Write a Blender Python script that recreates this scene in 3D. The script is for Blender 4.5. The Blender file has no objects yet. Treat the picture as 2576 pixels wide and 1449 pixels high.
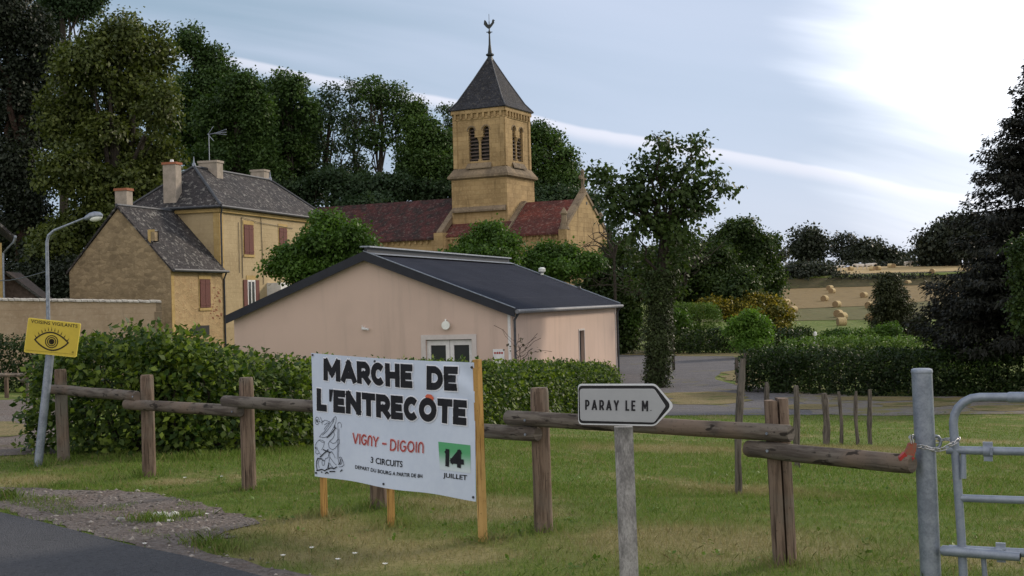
import bpy, math, random
import numpy as np
from mathutils import Vector, Matrix
from mathutils.geometry import tessellate_polygon, delaunay_2d_cdt
R = math.radians
random.seed(7)
SC = bpy.context.scene
COL = SC.collection

# ------------------------------------------------------------------ camera
F, TH, RO, EYE = 3176.0, 0.0103, 0.0261, 1.64       # focal length in pixels of a 2576 px wide frame
fw = Vector((0, math.cos(TH), math.sin(TH)))
_r0 = Vector((1, 0, 0)); _u0 = Vector((0, -math.sin(TH), math.cos(TH)))
rt = _r0*math.cos(RO) - _u0*math.sin(RO)
up = _r0*math.sin(RO) + _u0*math.cos(RO)
cd = bpy.data.cameras.new('camera'); cam = bpy.data.objects.new('camera', cd); COL.objects.link(cam)
cd.sensor_width = 36; cd.lens = 36*F/2576; cd.clip_end = 3000; cd.clip_start = 0.05
m = Matrix((rt, up, -fw)).transposed().to_4x4(); m.translation = (0, 0, EYE); cam.matrix_world = m
SC.camera = cam

# ------------------------------------------------------------------ light
SUN_AZ, SUN_EL = R(52), R(24)
sl = bpy.data.lights.new('sun', 'SUN'); so = bpy.data.objects.new('sun', sl); COL.objects.link(so)
sl.energy = 2.3; sl.angle = R(10); sl.color = (1.0, 0.86, 0.70)
sd = Vector((math.sin(SUN_AZ)*math.cos(SUN_EL), math.cos(SUN_AZ)*math.cos(SUN_EL), math.sin(SUN_EL)))
so.rotation_euler = sd.to_track_quat('Z', 'Y').to_euler()
SC.view_settings.view_transform = 'Standard'; SC.view_settings.look = 'None'
SC.view_settings.exposure = 0.42; SC.view_settings.gamma = 1.0

def ray(u, v): return (fw + rt*((u-1288)/F) - up*((v-724.5)/F))
def at(u, v, y):
    d = ray(u, v); return Vector((0, 0, EYE)) + d*(y/d.y)

# ------------------------------------------------------------------ node helpers
def lk(nt, a, b): nt.links.new(a, b)
def nd(nt, t, **k):
    n = nt.nodes.new(t)
    for a, b in k.items(): setattr(n, a, b)
    return n
def setin(nt, n, i, v):
    if hasattr(v, 'is_linked') or isinstance(v, bpy.types.NodeSocket): lk(nt, v, n.inputs[i])
    else: n.inputs[i].default_value = v
def c4(c): return (c[0], c[1], c[2], 1.0)
def mixc(nt, f, a, b, mode='MIX'):
    n = nd(nt, 'ShaderNodeMix', data_type='RGBA', blend_type=mode)
    setin(nt, n, 0, f); setin(nt, n, 6, a if not isinstance(a, tuple) else c4(a)); setin(nt, n, 7, b if not isinstance(b, tuple) else c4(b))
    return n.outputs[2]
def mth(nt, op, a, b=0.0, c=None, clamp=False):
    n = nd(nt, 'ShaderNodeMath', operation=op, use_clamp=clamp)
    setin(nt, n, 0, a); setin(nt, n, 1, b)
    if c is not None: setin(nt, n, 2, c)
    return n.outputs[0]
def vdot(nt, v, c):
    n = nd(nt, 'ShaderNodeVectorMath', operation='DOT_PRODUCT'); setin(nt, n, 0, v); n.inputs[1].default_value = tuple(c)
    return n.outputs['Value']
def noise(nt, vec, s, d=4, r=.55, dist=0.0, col=False):
    n = nd(nt, 'ShaderNodeTexNoise'); lk(nt, vec, n.inputs['Vector'])
    n.inputs['Scale'].default_value = s; n.inputs['Detail'].default_value = d; n.inputs['Roughness'].default_value = r
    n.inputs['Distortion'].default_value = dist
    return n.outputs[1 if col else 0]
def sstep(nt, x, a, b):
    n = nd(nt, 'ShaderNodeMapRange', interpolation_type='SMOOTHSTEP'); setin(nt, n, 0, x)
    n.inputs[1].default_value = a; n.inputs[2].default_value = b
    return n.outputs[0]
def vscale(nt, vec, s):
    n = nd(nt, 'ShaderNodeMapping'); lk(nt, vec, n.inputs[0]); n.inputs['Scale'].default_value = s
    return n.outputs[0]
def comb(nt, x, y, z):
    n = nd(nt, 'ShaderNodeCombineXYZ'); setin(nt, n, 0, x); setin(nt, n, 1, y); setin(nt, n, 2, z); return n.outputs[0]

# ------------------------------------------------------------------ sky
w = bpy.data.worlds.new('World'); SC.world = w; w.use_nodes = True
nt = w.node_tree; nt.nodes.clear()
out = nd(nt, 'ShaderNodeOutputWorld'); bg = nd(nt, 'ShaderNodeBackground'); lk(nt, bg.outputs[0], out.inputs[0])
bg.inputs[1].default_value = 0.10
sky = nd(nt, 'ShaderNodeTexSky', sky_type='NISHITA', sun_disc=False); sky.sun_elevation = SUN_EL; sky.sun_rotation = SUN_AZ
tc = nd(nt, 'ShaderNodeTexCoord').outputs['Generated']
p1 = ray(700, 176).normalized(); p2 = ray(2100, 437).normalized()
sn = p1.cross(p2).normalized()
if sn.z < 0: sn = -sn
st = (p2-p1).normalized()
along = vdot(nt, tc, st); acr = vdot(nt, tc, sn)
wob = noise(nt, comb(nt, mth(nt, 'MULTIPLY', along, 1.0), mth(nt, 'MULTIPLY', acr, .8), 3.3), 3.0, 3)
acw = mth(nt, 'ADD', acr, mth(nt, 'MULTIPLY', mth(nt, 'SUBTRACT', wob, .5), .035))
streaks = noise(nt, comb(nt, mth(nt, 'MULTIPLY', along, 1.1), mth(nt, 'MULTIPLY', acw, 9.0), 0.7), 1.6, 5, .5, .35)
fine = noise(nt, comb(nt, mth(nt, 'MULTIPLY', along, 2.0), mth(nt, 'MULTIPLY', acw, 26.0), 4.7), 1.5, 4, .5, .2)
big = noise(nt, vscale(nt, tc, (1.0, 1.0, 2.5)), 1.7, 4, .5, .3)
gl = vdot(nt, tc, ray(2740, 110).normalized())
glow = mth(nt, 'POWER', mth(nt, 'MAXIMUM', gl, 0.0), 20.0)
cov = mth(nt, 'ADD', mth(nt, 'MULTIPLY', streaks, .75), mth(nt, 'MULTIPLY', fine, .25))
cov = sstep(nt, cov, .34, .66)
blue = (2.6, 3.5, 4.5); grey = (3.9, 4.6, 5.8); white = (10.5, 10.8, 11.6)
base = mixc(nt, cov, blue, grey)
# lighter towards the right, and soft veils
base = mixc(nt, mth(nt, 'MULTIPLY', sstep(nt, gl, .80, .97), .75), base, (4.5, 5.2, 6.6))
veil = sstep(nt, noise(nt, comb(nt, mth(nt, 'MULTIPLY', along, .8), mth(nt, 'MULTIPLY', acw, 6.0), 9.1), 1.3, 4, .5, .3), .46, .72)
base = mixc(nt, mth(nt, 'MULTIPLY', veil, .55), base, (5.0, 5.5, 6.8))
# the long bright streak, sharp along its upper edge
wob2 = noise(nt, comb(nt, mth(nt, 'MULTIPLY', along, 6.0), 2.2, 1.1), 2.0, 3)
d1 = mth(nt, 'ADD', acr, mth(nt, 'MULTIPLY', mth(nt, 'SUBTRACT', wob2, .5), .010))
sb = mth(nt, 'MULTIPLY', sstep(nt, d1, -.0115, -.001), mth(nt, 'SUBTRACT', 1.0, sstep(nt, d1, .0005, .0035)))
sb = mth(nt, 'MULTIPLY', sb, sstep(nt, gl, .66, .86))
base = mixc(nt, mth(nt, 'MULTIPLY', sb, .7), base, (7.2, 7.1, 7.9))
gm = sstep(nt, mth(nt, 'ADD', gl, mth(nt, 'MULTIPLY', mth(nt, 'SUBTRACT', cov, .5), .014)), .9760, 1.003)
base = mixc(nt, mth(nt, 'MULTIPLY', gm, .97), base, white)
hz = mth(nt, 'SUBTRACT', 1.0, sstep(nt, vdot(nt, tc, (0, 0, 1)), .0, .16))
base = mixc(nt, mth(nt, 'MULTIPLY', hz, .45), base, (5.0, 5.4, 6.6))
# warm fill light added to the unseen sky behind the camera, brightening front faces
bk = sstep(nt, vdot(nt, tc, (0, -1, .25)), -.05, .6)
base = mixc(nt, bk, base, (9.0, 8.6, 8.5))
fin = mixc(nt, .92, sky.outputs[0], base)
lk(nt, fin, bg.inputs[0])

# ------------------------------------------------------------------ ground shape
HX = [70, 150, 245, 250, 310, 335, 3000]; HZ = [0, -.55, 4.45, 6.85, 9.55, 9.9, 10]
def soft(q):
    q = np.asarray(q, float); return np.where(q > 1, q, np.where(q < -1, 0, (q+1)**2/4))
def zg(x, y):
    x = np.asarray(x, float); y = np.asarray(y, float)
    t = (y + .95*x - 9.17)/1.38
    z = -.075*(soft(t-.9) - soft(t-25.5))
    return z + np.interp(y, HX, HZ)
def Z(x, y): return float(zg(x, y))
def G(u, v, lift=0.0):
    d = ray(u, v); d = d/d.y
    ys = np.concatenate([np.arange(2, 80, .05), np.arange(80, 900, .5)])
    h = EYE + d.z*ys - zg(d.x*ys, ys)
    k = np.where(h < 0)[0]
    i = k[0] if len(k) else len(ys)-1
    y = ys[max(i-1, 0)]
    if i > 0 and h[i-1] > 0: y = ys[i-1] + (ys[i]-ys[i-1])*h[i-1]/(h[i-1]-h[i]+1e-9)
    return Vector((d.x*y, y, Z(d.x*y, y)+lift))

# ------------------------------------------------------------------ materials
MAT = {}
def mat(name, rough=.8, spec=.25, metal=0.0):
    m = bpy.data.materials.new(name); m.use_nodes = True; t = m.node_tree
    b = t.nodes['Principled BSDF']; b.inputs['Roughness'].default_value = rough; b.inputs['Metallic'].default_value = metal
    b.inputs['Specular IOR Level'].default_value = spec
    MAT[name] = m; return m, t, b
def ocoord(t): return nd(t, 'ShaderNodeTexCoord').outputs['Object']
def uvcoord(t): return nd(t, 'ShaderNodeTexCoord').outputs['UV']
def pos(t): return nd(t, 'ShaderNodeNewGeometry').outputs['Position']
def bump(t, b, h, s=.5, d=.02):
    n = nd(t, 'ShaderNodeBump'); n.inputs['Strength'].default_value = s; n.inputs['Distance'].default_value = d
    lk(t, h, n.inputs['Height']); lk(t, n.outputs[0], b.inputs['Normal'])
def plain(name, c, c2=None, scale=3, rough=.7, metal=0, spec=.25, bs=.3, bd=.005, stretch=(1, 1, 1), fine=None):
    m, t, b = mat(name, rough, spec, metal)
    v = vscale(t, ocoord(t), stretch)
    n1 = noise(t, v, scale, 6, .6); n2 = noise(t, v, scale*7, 4, .6)
    c2 = c2 or tuple(k*.72 for k in c)
    f = sstep(t, mth(t, 'ADD', mth(t, 'MULTIPLY', n1, .65), mth(t, 'MULTIPLY', n2, .35)), .36, .64)
    lk(t, mixc(t, f, c, c2), b.inputs['Base Color'])
    bump(t, b, n2, bs, bd); return m

def wood(name, c, c2, c3, crack=True):
    m, t, b = mat(name, .85, .15)
    v = vscale(t, ocoord(t), (14, 14, 1.3)) if name.endswith('post') else vscale(t, ocoord(t), (1.3, 1.3, 14))
    n1 = noise(t, v, 2.2, 6, .65, .4); n2 = noise(t, ocoord(t), 2.1, 4, .5); n3 = noise(t, ocoord(t), 45, 3, .6)
    col = mixc(t, sstep(t, n1, .40, .60), c, c2)
    col = mixc(t, sstep(t, n2, .48, .66), col, c3)
    ck = noise(t, vscale(t, v, (2.2, 2.2, .7)), 2.6, 3, .5, .2)
    col = mixc(t, mth(t, 'MULTIPLY', sstep(t, ck, .60, .66), .85), col, tuple(k*.25 for k in c2))
    col = mixc(t, mth(t, 'MULTIPLY', sstep(t, n3, .6, .72), .5), col, tuple(k*.4 for k in c2))
    lk(t, col, b.inputs['Base Color']); bump(t, b, n1, .7, .012); return m
wood('rail_post', (.205, .150, .112), (.105, .075, .056), (.155, .140, .115))
wood('rail_log', (.150, .132, .112), (.075, .062, .052), (.165, .125, .095))
wood('stake_post', (.150, .130, .112), (.075, .065, .055), (.12, .11, .095))
wood('pale_post', (.46, .27, .085), (.34, .195, .06), (.50, .32, .12))
plain('weathered_board', (.40, .39, .375), (.17, .165, .16), 9, .85, bs=.8, bd=.01, stretch=(2, 2, .8))
plain('galvanised', (.30, .335, .39), (.175, .20, .245), 11, .5, .55, .5, .15, .002)
plain('steel_grey', (.27, .31, .37), (.20, .23, .29), 12, .5, .35, .4, .15, .002)
plain('chain_metal', (.6, .6, .62), (.35, .34, .33), 60, .35, .9, .5)
plain('lock_red', (.42, .035, .03), (.22, .03, .025), 40, .4)
plain('lock_brown', (.20, .11, .07), (.30, .06, .04), 50, .6)
plain('black_paint', (.012, .012, .014), (.02, .02, .022), 20, .6)
plain('banner_vinyl', (.60, .675, .785), (.545, .62, .74), 2.5, .38, 0, .4, .12, .01)
plain('banner_edge', (.84, .87, .93), (.76, .79, .85), 4, .5)
plain('letter_black', (.010, .010, .013), (.016, .016, .02), 20, .5)
plain('letter_red', (.40, .055, .05), (.30, .04, .04), 30, .5)
plain('letter_pink', (.78, .42, .40), (.74, .38, .36), 30, .5)
plain('letter_orange', (.66, .15, .08), (.6, .13, .07), 30, .5)
plain('ink_line', (.05, .055, .075), (.09, .1, .13), 40, .6)
plain('sign_yellow', (.56, .43, .055), (.50, .385, .05), 3, .4, bs=.05)
plain('sign_yellow_rim', (.74, .60, .10), (.70, .56, .09), 3, .4, bs=.05)
plain('sign_ink', (.035, .030, .012), (.05, .04, .02), 30, .5)
plain('sign_face', (.37, .385, .40), (.34, .355, .37), 3, .45, bs=.05)
plain('sign_rim', (.62, .64, .66), (.52, .54, .56), 8, .4, bs=.05)
plain('lamp_glass', (.78, .80, .76), (.68, .70, .66), 6, .3)
plain('white_paint', (.70, .70, .70), (.58, .58, .58), 6, .5)
plain('shutter_red', (.135, .042, .034), (.092, .033, .028), 5, .7, stretch=(6, 6, .6))
plain('dark_opening', (.02, .02, .022), (.03, .03, .03), 3, .4)
plain('gutter_grey', (.19, .20, .22), (.13, .135, .15), 6, .6)
plain('zinc', (.075, .08, .09), (.045, .048, .055), 6, .5, .2)
plain('coping_white', (.50, .48, .43), (.30, .28, .25), 4, .8, bs=.5, bd=.02)
plain('chimney_render', (.36, .31, .26), (.25, .22, .18), 3, .9)
plain('chimney_brick', (.34, .13, .07), (.24, .10, .06), 8, .9)
plain('bronze', (.05, .055, .055), (.03, .035, .035), 10, .5, .6)
plain('bark', (.060, .050, .040), (.030, .025, .020), 5, .95, bs=.8, bd=.04, stretch=(3, 3, .6))
plain('bark_red', (.060, .034, .026), (.03, .02, .016), 4, .95, bs=.8, bd=.06, stretch=(3, 3, .4))
plain('hay', (.55, .44, .24), (.38, .28, .14), 6, .95, bs=.8, bd=.05)
plain('hay_end', (.30, .21, .11), (.22, .15, .08), 9, .95, bs=.8, bd=.05)
plain('hide_white', (.62, .58, .52), (.5, .46, .4), 3, .8)
plain('stone_white', (.72, .72, .68), (.55, .55, .52), 20, .8)
plain('louvre_wood', (.13, .10, .085), (.07, .055, .045), 6, .85)
plain('petal', (.85, .85, .82), (.8, .8, .76), 20, .7)
plain('fascia', (.020, .023, .032), (.015, .017, .024), 4, .45)

def stone(name, c, c2, c3, bw=.5, bh=.25, mortar=.02, blk=.5, stain=.5, rubble=False):
    m, t, b = mat(name, .92, .15)
    uv = uvcoord(t); o = ocoord(t)
    br = nd(t, 'ShaderNodeTexBrick'); lk(t, uv, br.inputs['Vector']); br.inputs['Scale'].default_value = 1
    br.inputs['Brick Width'].default_value = bw; br.inputs['Row Height'].default_value = bh
    br.inputs['Mortar Size'].default_value = mortar; br.inputs['Mortar Smooth'].default_value = .6
    br.inputs['Color1'].default_value = (1, 1, 1, 1); br.inputs['Color2'].default_value = (.74, .74, .74, 1); br.inputs['Mortar'].default_value = (.62, .60, .56, 1)
    bf_, bc_ = br.outputs['Fac'], br.outputs['Color']
    if rubble:
        wv = nd(t, 'ShaderNodeVectorMath', operation='MULTIPLY_ADD'); lk(t, noise(t, o, 3.0, 3, .6, col=True), wv.inputs[0]); wv.inputs[1].default_value = (.25, .25, .25); lk(t, uv, wv.inputs[2])
        vv = vscale(t, wv.outputs[0], (2.6, 5.2, 1)); vo = nd(t, 'ShaderNodeTexVoronoi', feature='DISTANCE_TO_EDGE'); lk(t, vv, vo.inputs['Vector']); vo.inputs['Scale'].default_value = 1
        vc = nd(t, 'ShaderNodeTexVoronoi'); lk(t, vv, vc.inputs['Vector']); vc.inputs['Scale'].default_value = 1
        bf_ = mth(t, 'SUBTRACT', 1.0, sstep(t, vo.outputs['Distance'], .0, .09)); sxx = nd(t, 'ShaderNodeSeparateXYZ'); lk(t, vc.outputs['Color'], sxx.inputs[0])
        bc_ = mixc(t, mth(t, 'MULTIPLY', bf_, .7), mixc(t, sxx.outputs[0], (1.12, 1.1, 1.05), (.62, .60, .58)), (.80, .76, .70))
    n1 = noise(t, o, .55, 6, .6); n2 = noise(t, o, 6, 5, .6)
    n3 = noise(t, vscale(t, o, (2.2, 2.2, .35)), .9, 5, .6)
    col = mixc(t, sstep(t, n1, .38, .64), c, c2)
    col = mixc(t, mth(t, 'MULTIPLY', sstep(t, n2, .48, .7), .55), col, c3)
    col = mixc(t, blk, col, mixc(t, 1.0, col, bc_, 'MULTIPLY'))
    col = mixc(t, mth(t, 'MULTIPLY', sstep(t, n3, .56, .75), stain), col, tuple(k*.42 for k in c2))
    lk(t, col, b.inputs['Base Color'])
    h = mth(t, 'ADD', mth(t, 'MULTIPLY', bf_, -.6), n2)
    bump(t, b, h, .6, .02); return m
stone('church_stone', (.43, .305, .155), (.33, .23, .115), (.49, .365, .20), .75, .36, .014, .85, .75)
stone('church_trim', (.24, .185, .125), (.15, .12, .088), (.33, .26, .17), 1.1, .5, .012, .3, .7)
stone('house_render', (.41, .325, .195), (.34, .265, .155), (.46, .37, .23), .5, .25, .01, .12, .3)
stone('barn_stone', (.30, .235, .150), (.23, .18, .115), (.40, .32, .21), .34, .15, .03, .75, .55, rubble=True)
stone('barn_side', (.43, .32, .18), (.36, .265, .145), (.34, .20, .11), .38, .17, .025, .5, .35, rubble=True)
stone('quoin', (.45, .325, .14), (.38, .27, .11), (.50, .385, .20), .45, .32, .012, .5, .2)
stone('garden_wall', (.42, .32, .22), (.34, .25, .165), (.47, .37, .27), .6, .3, .01, .08, .45)
stone('brick_wall', (.28, .11, .07), (.22, .09, .06), (.34, .16, .10), .22, .07, .01, .6, .3)

def hallwall():
    m, t, b = mat('pink_render', .93, .12); o = ocoord(t)
    n1 = noise(t, o, .35, 5, .6); n2 = noise(t, o, 28, 3, .6); n3 = noise(t, vscale(t, o, (3, 3, .25)), .7, 5, .6)
    col = mixc(t, sstep(t, n1, .4, .62), (.56, .43, .36), (.52, .40, .335))
    col = mixc(t, mth(t, 'MULTIPLY', sstep(t, n3, .50, .72), .30), col, (.34, .27, .23))
    lk(t, col, b.inputs['Base Color']); bump(t, b, n2, .5, .006)
hallwall()

def tiles(name, c, c2, dark, lichen, tw=.22, th=.14, lich=.5, darkf=.6, rough=.85):
    m, t, b = mat(name, rough, .2)
    uv = uvcoord(t); o = ocoord(t)
    br = nd(t, 'ShaderNodeTexBrick'); lk(t, uv, br.inputs['Vector']); br.inputs['Scale'].default_value = 1
    br.inputs['Brick Width'].default_value = tw; br.inputs['Row Height'].default_value = th
    br.inputs['Mortar Size'].default_value = .012; br.inputs['Mortar Smooth'].default_value = .3
    br.inputs['Color1'].default_value = (1.15, 1.15, 1.15, 1); br.inputs['Color2'].default_value = (.6, .6, .6, 1); br.inputs['Mortar'].default_value = (.35, .35, .35, 1)
    n1 = noise(t, o, .45, 5, .6); n2 = noise(t, o, 4.2, 7, .72); n3 = noise(t, o, 1.3, 4, .6)
    col = mixc(t, sstep(t, n1, .4, .62), c, c2)
    col = mixc(t, mth(t, 'MULTIPLY', sstep(t, n3, .42, .66), darkf), col, dark)
    col = mixc(t, .8, col, mixc(t, 1.0, col, br.outputs['Color'], 'MULTIPLY'))
    lf = mth(t, 'MULTIPLY', sstep(t, n2, .545, .60), lich)
    col = mixc(t, lf, col, lichen)
    lk(t, col, b.inputs['Base Color'])
    bump(t, b, mth(t, 'ADD', mth(t, 'MULTIPLY', br.outputs['Fac'], -.7), mth(t, 'MULTIPLY', n2, .6)), .8, .03)
tiles('slate_lichen', (.062, .056, .056), (.045, .042, .045), (.028, .028, .03), (.27, .262, .24), .22, .13, .62)
tiles('slate_spire', (.044, .046, .055), (.034, .036, .044), (.032, .032, .036), (.14, .13, .11), .25, .16, .35)
tiles('roof_red', (.095, .034, .032), (.070, .030, .030), (.036, .030, .028), (.26, .22, .20), .2, .13, .28, .95)
tiles('roof_red_bright', (.17, .050, .038), (.11, .038, .032), (.075, .035, .030), (.32, .24, .2), .2, .13, .35, .5)
tiles('roof_grey', (.085, .085, .08), (.06, .06, .055), (.04, .045, .035), (.2, .2, .17), .2, .13, .3, .5)

def metalroof():
    m, t, b = mat('roof_metal', .7, .08); uv = uvcoord(t); o = ocoord(t)
    sx = nd(t, 'ShaderNodeSeparateXYZ'); lk(t, uv, sx.inputs[0])
    wv = mth(t, 'SINE', mth(t, 'MULTIPLY', sx.outputs[0], 2*math.pi/.19))
    n1 = noise(t, o, .6, 5, .6); n2 = noise(t, vscale(t, o, (1, 1, 1)), 9, 4, .6)
    lap = mth(t, 'LESS_THAN', mth(t, 'FRACT', mth(t, 'MULTIPLY', sx.outputs[1], 1/1.9)), .015)
    col = mixc(t, sstep(t, n1, .35, .65), (.014, .017, .029), (.020, .023, .037))
    col = mixc(t, mth(t, 'MULTIPLY', sstep(t, n2, .6, .75), .25), col, (.07, .068, .06))
    col = mixc(t, mth(t, 'MULTIPLY', lap, .5), col, (.06, .06, .07))
    lk(t, col, b.inputs['Base Color']); bump(t, b, wv, 1.0, .03)
metalroof()

DRYSPOT = [(770, 1325, .55), (640, 1330, .35), (1000, 1395, .7), (880, 1360, .5), (430, 1212, .30), (60, 1210, .5), (1250, 1290, .5), (1790, 1365, .9), (1620, 1345, .5), (1150, 1262, .5), (2480, 1400, .4), (1880, 1235, .6), (2130, 1130, 1.2), (1700, 1130, 1.2), (2450, 1110, 1.0), (740, 1400, .4)]
def dryness(t, p):
    n1 = noise(t, p, .45, 5, .6); n2 = noise(t, p, 2.4, 5, .7)
    f = sstep(t, mth(t, 'ADD', mth(t, 'MULTIPLY', n1, .55), mth(t, 'MULTIPLY', n2, .45)), .515, .64)
    for u, v, r in DRYSPOT:
        d = ray(u, v); y = -EYE/d.z*d.y; cx, cy = d.x/d.y*y, y
        for _ in range(30):
            y2 = y; cx, cy = d.x/d.y*y, y; y = (EYE - _zq(cx, cy))/-(d.z/d.y)
        s = nd(t, 'ShaderNodeVectorMath', operation='SUBTRACT'); lk(t, p, s.inputs[0]); s.inputs[1].default_value = (cx, cy, _zq(cx, cy))
        l = nd(t, 'ShaderNodeVectorMath', operation='LENGTH'); lk(t, vscale(t, s.outputs[0], (.75/r, 1.0/r, 0)), l.inputs[0])
        g_ = mth(t, 'SUBTRACT', 1.0, sstep(t, mth(t, 'ADD', l.outputs['Value'], mth(t, 'MULTIPLY', mth(t, 'SUBTRACT', n2, .5), 2.2)), .25, 1.3))
        f = mth(t, 'MAXIMUM', f, g_)
    return f, n1, n2
def _zq(x, y):
    t = (y+.95*x-9.17)/1.38
    return -.075*max(0.0, min(24.6, t-.9))
def groundmat():
    m, t, b = mat('lawn', .95, .1); p = pos(t)
    dry, n1, n2 = dryness(t, p); n3 = noise(t, p, 30, 4, .7); n4 = noise(t, p, 7, 4, .6)
    col = mixc(t, sstep(t, n2, .35, .65), (.092, .140, .028), (.140, .170, .042))
    col = mixc(t, mth(t, 'MULTIPLY', dry, .72), col, (.31, .25, .13))
    col = mixc(t, mth(t, 'MULTIPLY', sstep(t, n3, .45, .7), .6), col, (.055, .070, .020))
    col = mixc(t, mth(t, 'MULTIPLY', sstep(t, n4, .58, .72), .4), col, (.17, .14, .07))
    lk(t, col, b.inputs['Base Color']); bump(t, b, n3, 1.0, .03)
groundmat()
def gravelmat(name, a, c, d, grass=0.0, sc=1.0, gcol=(.10, .11, .035)):
    m, t, b = mat(name, .95, .12); p = pos(t)
    vo = nd(t, 'ShaderNodeTexVoronoi'); lk(t, p, vo.inputs['Vector']); vo.inputs['Scale'].default_value = 38*sc
    n1 = noise(t, p, 1.1, 5, .65); n2 = noise(t, p, 14*sc, 5, .75); n3 = noise(t, p, .5, 4, .6)
    cr = nd(t, 'ShaderNodeSeparateXYZ'); lk(t, vo.outputs['Color'], cr.inputs[0])
    col = mixc(t, sstep(t, n1, .35, .65), a, c)
    col = mixc(t, mth(t, 'MULTIPLY', cr.outputs[0], .5), col, d)
    col = mixc(t, mth(t, 'MULTIPLY', sstep(t, n2, .5, .66), .6), col, tuple(k*.5 for k in a))
    if grass: col = mixc(t, mth(t, 'MULTIPLY', sstep(t, mth(t, 'ADD', mth(t, 'MULTIPLY', n1, .5), mth(t, 'MULTIPLY', n3, .5)), .60-.19*grass, .66-.14*grass), .9), col, gcol)
    lk(t, col, b.inputs['Base Color']); bump(t, b, mth(t, 'ADD', vo.outputs['Distance'], n2), .9, .02)
gravelmat('gravel', (.135, .118, .108), (.105, .080, .068), (.25, .225, .205), .10)
gravelmat('track_gravel', (.150, .138, .130), (.16, .14, .12), (.24, .22, .19), .62, .5, (.165, .150, .062))
gravelmat('asphalt', (.092, .095, .105), (.080, .083, .092), (.120, .122, .130), 0, 2.2)
gravelmat('old_asphalt', (.125, .122, .130), (.095, .093, .102), (.185, .175, .17), .22, .6, (.15, .14, .075))
gravelmat('dry_grass', (.19, .155, .075), (.135, .120, .055), (.25, .20, .11), .5, .6)
gravelmat('stubble', (.195, .138, .060), (.165, .120, .052), (.23, .17, .085), .0, .05)
gravelmat('stubble_green', (.098, .100, .036), (.122, .104, .042), (.12, .11, .05), .3, .05)
gravelmat('stubble_pale', (.36, .265, .125), (.32, .235, .11), (.40, .30, .16), .0, .05)
gravelmat('scrub', (.050, .050, .024), (.075, .062, .030), (.09, .075, .04), .2, .1)

def leafmat(name, c, c2, c3=None, tr=.3, clump=1.2, rough=.55, power=1.0):
    m, t, b = mat(name, rough, .25)
    g = nd(t, 'ShaderNodeNewGeometry')
    ri = g.outputs['Random Per Island']; n = noise(t, g.outputs['Position'], clump, 3, .5)
    col = mixc(t, mth(t, 'POWER', ri, power), c, c2)
    col = mixc(t, mth(t, 'MULTIPLY', sstep(t, n, .42, .62), .6), col, c3 or tuple(k*.62 for k in c))
    lk(t, col, b.inputs['Base Color'])
    tl = nd(t, 'ShaderNodeBsdfTranslucent'); lk(t, mixc(t, 1.0, col, (1.5, 1.6, .7), 'MULTIPLY'), tl.inputs[0])
    mx = nd(t, 'ShaderNodeMixShader'); mx.inputs[0].default_value = tr
    o = t.nodes['Material Output']; lk(t, b.outputs[0], mx.inputs[1]); lk(t, tl.outputs[0], mx.inputs[2]); lk(t, mx.outputs[0], o.inputs[0])
leafmat('leaf_hedge', (.020, .048, .008), (.200, .268, .038), (.026, .054, .009), .3, 1.6, power=1.9)
leafmat('leaf_farhedge', (.012, .027, .006), (.032, .058, .010), None, .25, 1.0)
leafmat('leaf_wood', (.036, .074, .017), (.074, .128, .027), (.026, .054, .015), .2, .25)
leafmat('leaf_wood_blue', (.030, .058, .026), (.052, .088, .034), (.022, .044, .02), .2, .25)
leafmat('leaf_dark', (.018, .026, .016), (.030, .040, .022), (.014, .02, .012), .12, .3)
leafmat('leaf_chestnut', (.048, .068, .015), (.115, .138, .030), (.030, .044, .011), .2, .45)
leafmat('leaf_bush', (.042, .092, .013), (.084, .158, .024), (.030, .064, .011), .28, .6)
leafmat('leaf_bright', (.080, .165, .020), (.125, .225, .034), (.055, .12, .018), .3, 1.0)
leafmat('leaf_ivytree', (.028, .054, .012), (.056, .088, .018), (.018, .036, .010), .25, .8)
leafmat('leaf_ivy', (.030, .046, .014), (.052, .074, .022), (.020, .032, .01), .15, 1.5)
leafmat('leaf_gold', (.055, .070, .014), (.36, .27, .02), (.04, .055, .012), .2, .8, power=1.3)
leafmat('leaf_spruce', (.016, .018, .014), (.028, .030, .020), (.012, .013, .011), .05, .8)
leafmat('leaf_cypress', (.028, .036, .014), (.05, .058, .02), (.018, .024, .01), .08, .7)
leafmat('leaf_far', (.030, .038, .026), (.046, .056, .034), (.022, .028, .02), .12, .12)
leafmat('leaf_topiary', (.085, .150, .022), (.12, .20, .03), (.05, .1, .018), .2, 1.0)
leafmat('leaf_brown', (.075, .055, .035), (.05, .06, .02), None, .1, .8)

def blademat():
    m, t, b = mat('blade', .7, .2)
    g = nd(t, 'ShaderNodeNewGeometry'); p = g.outputs['Position']; ri = g.outputs['Random Per Island']
    dry, n1, n2 = dryness(t, p)
    col = mixc(t, ri, (.090, .165, .022), (.185, .250, .050))
    col = mixc(t, mth(t, 'MULTIPLY', sstep(t, n2, .5, .66), .35), col, (.06, .14, .02))
    dc = mixc(t, ri, (.42, .335, .185), (.20, .18, .075))
    col = mixc(t, mth(t, 'MULTIPLY', dry, .72), col, dc)
    col = mixc(t, mth(t, 'GREATER_THAN', ri, .93), col, (.26, .21, .10))
    lk(t, col, b.inputs['Base Color'])
    tl = nd(t, 'ShaderNodeBsdfTranslucent'); lk(t, col, tl.inputs[0])
    mx = nd(t, 'ShaderNodeMixShader'); mx.inputs[0].default_value = .3
    o = t.nodes['Material Output']; lk(t, b.outputs[0], mx.inputs[1]); lk(t, tl.outputs[0], mx.inputs[2]); lk(t, mx.outputs[0], o.inputs[0])
blademat()

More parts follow.
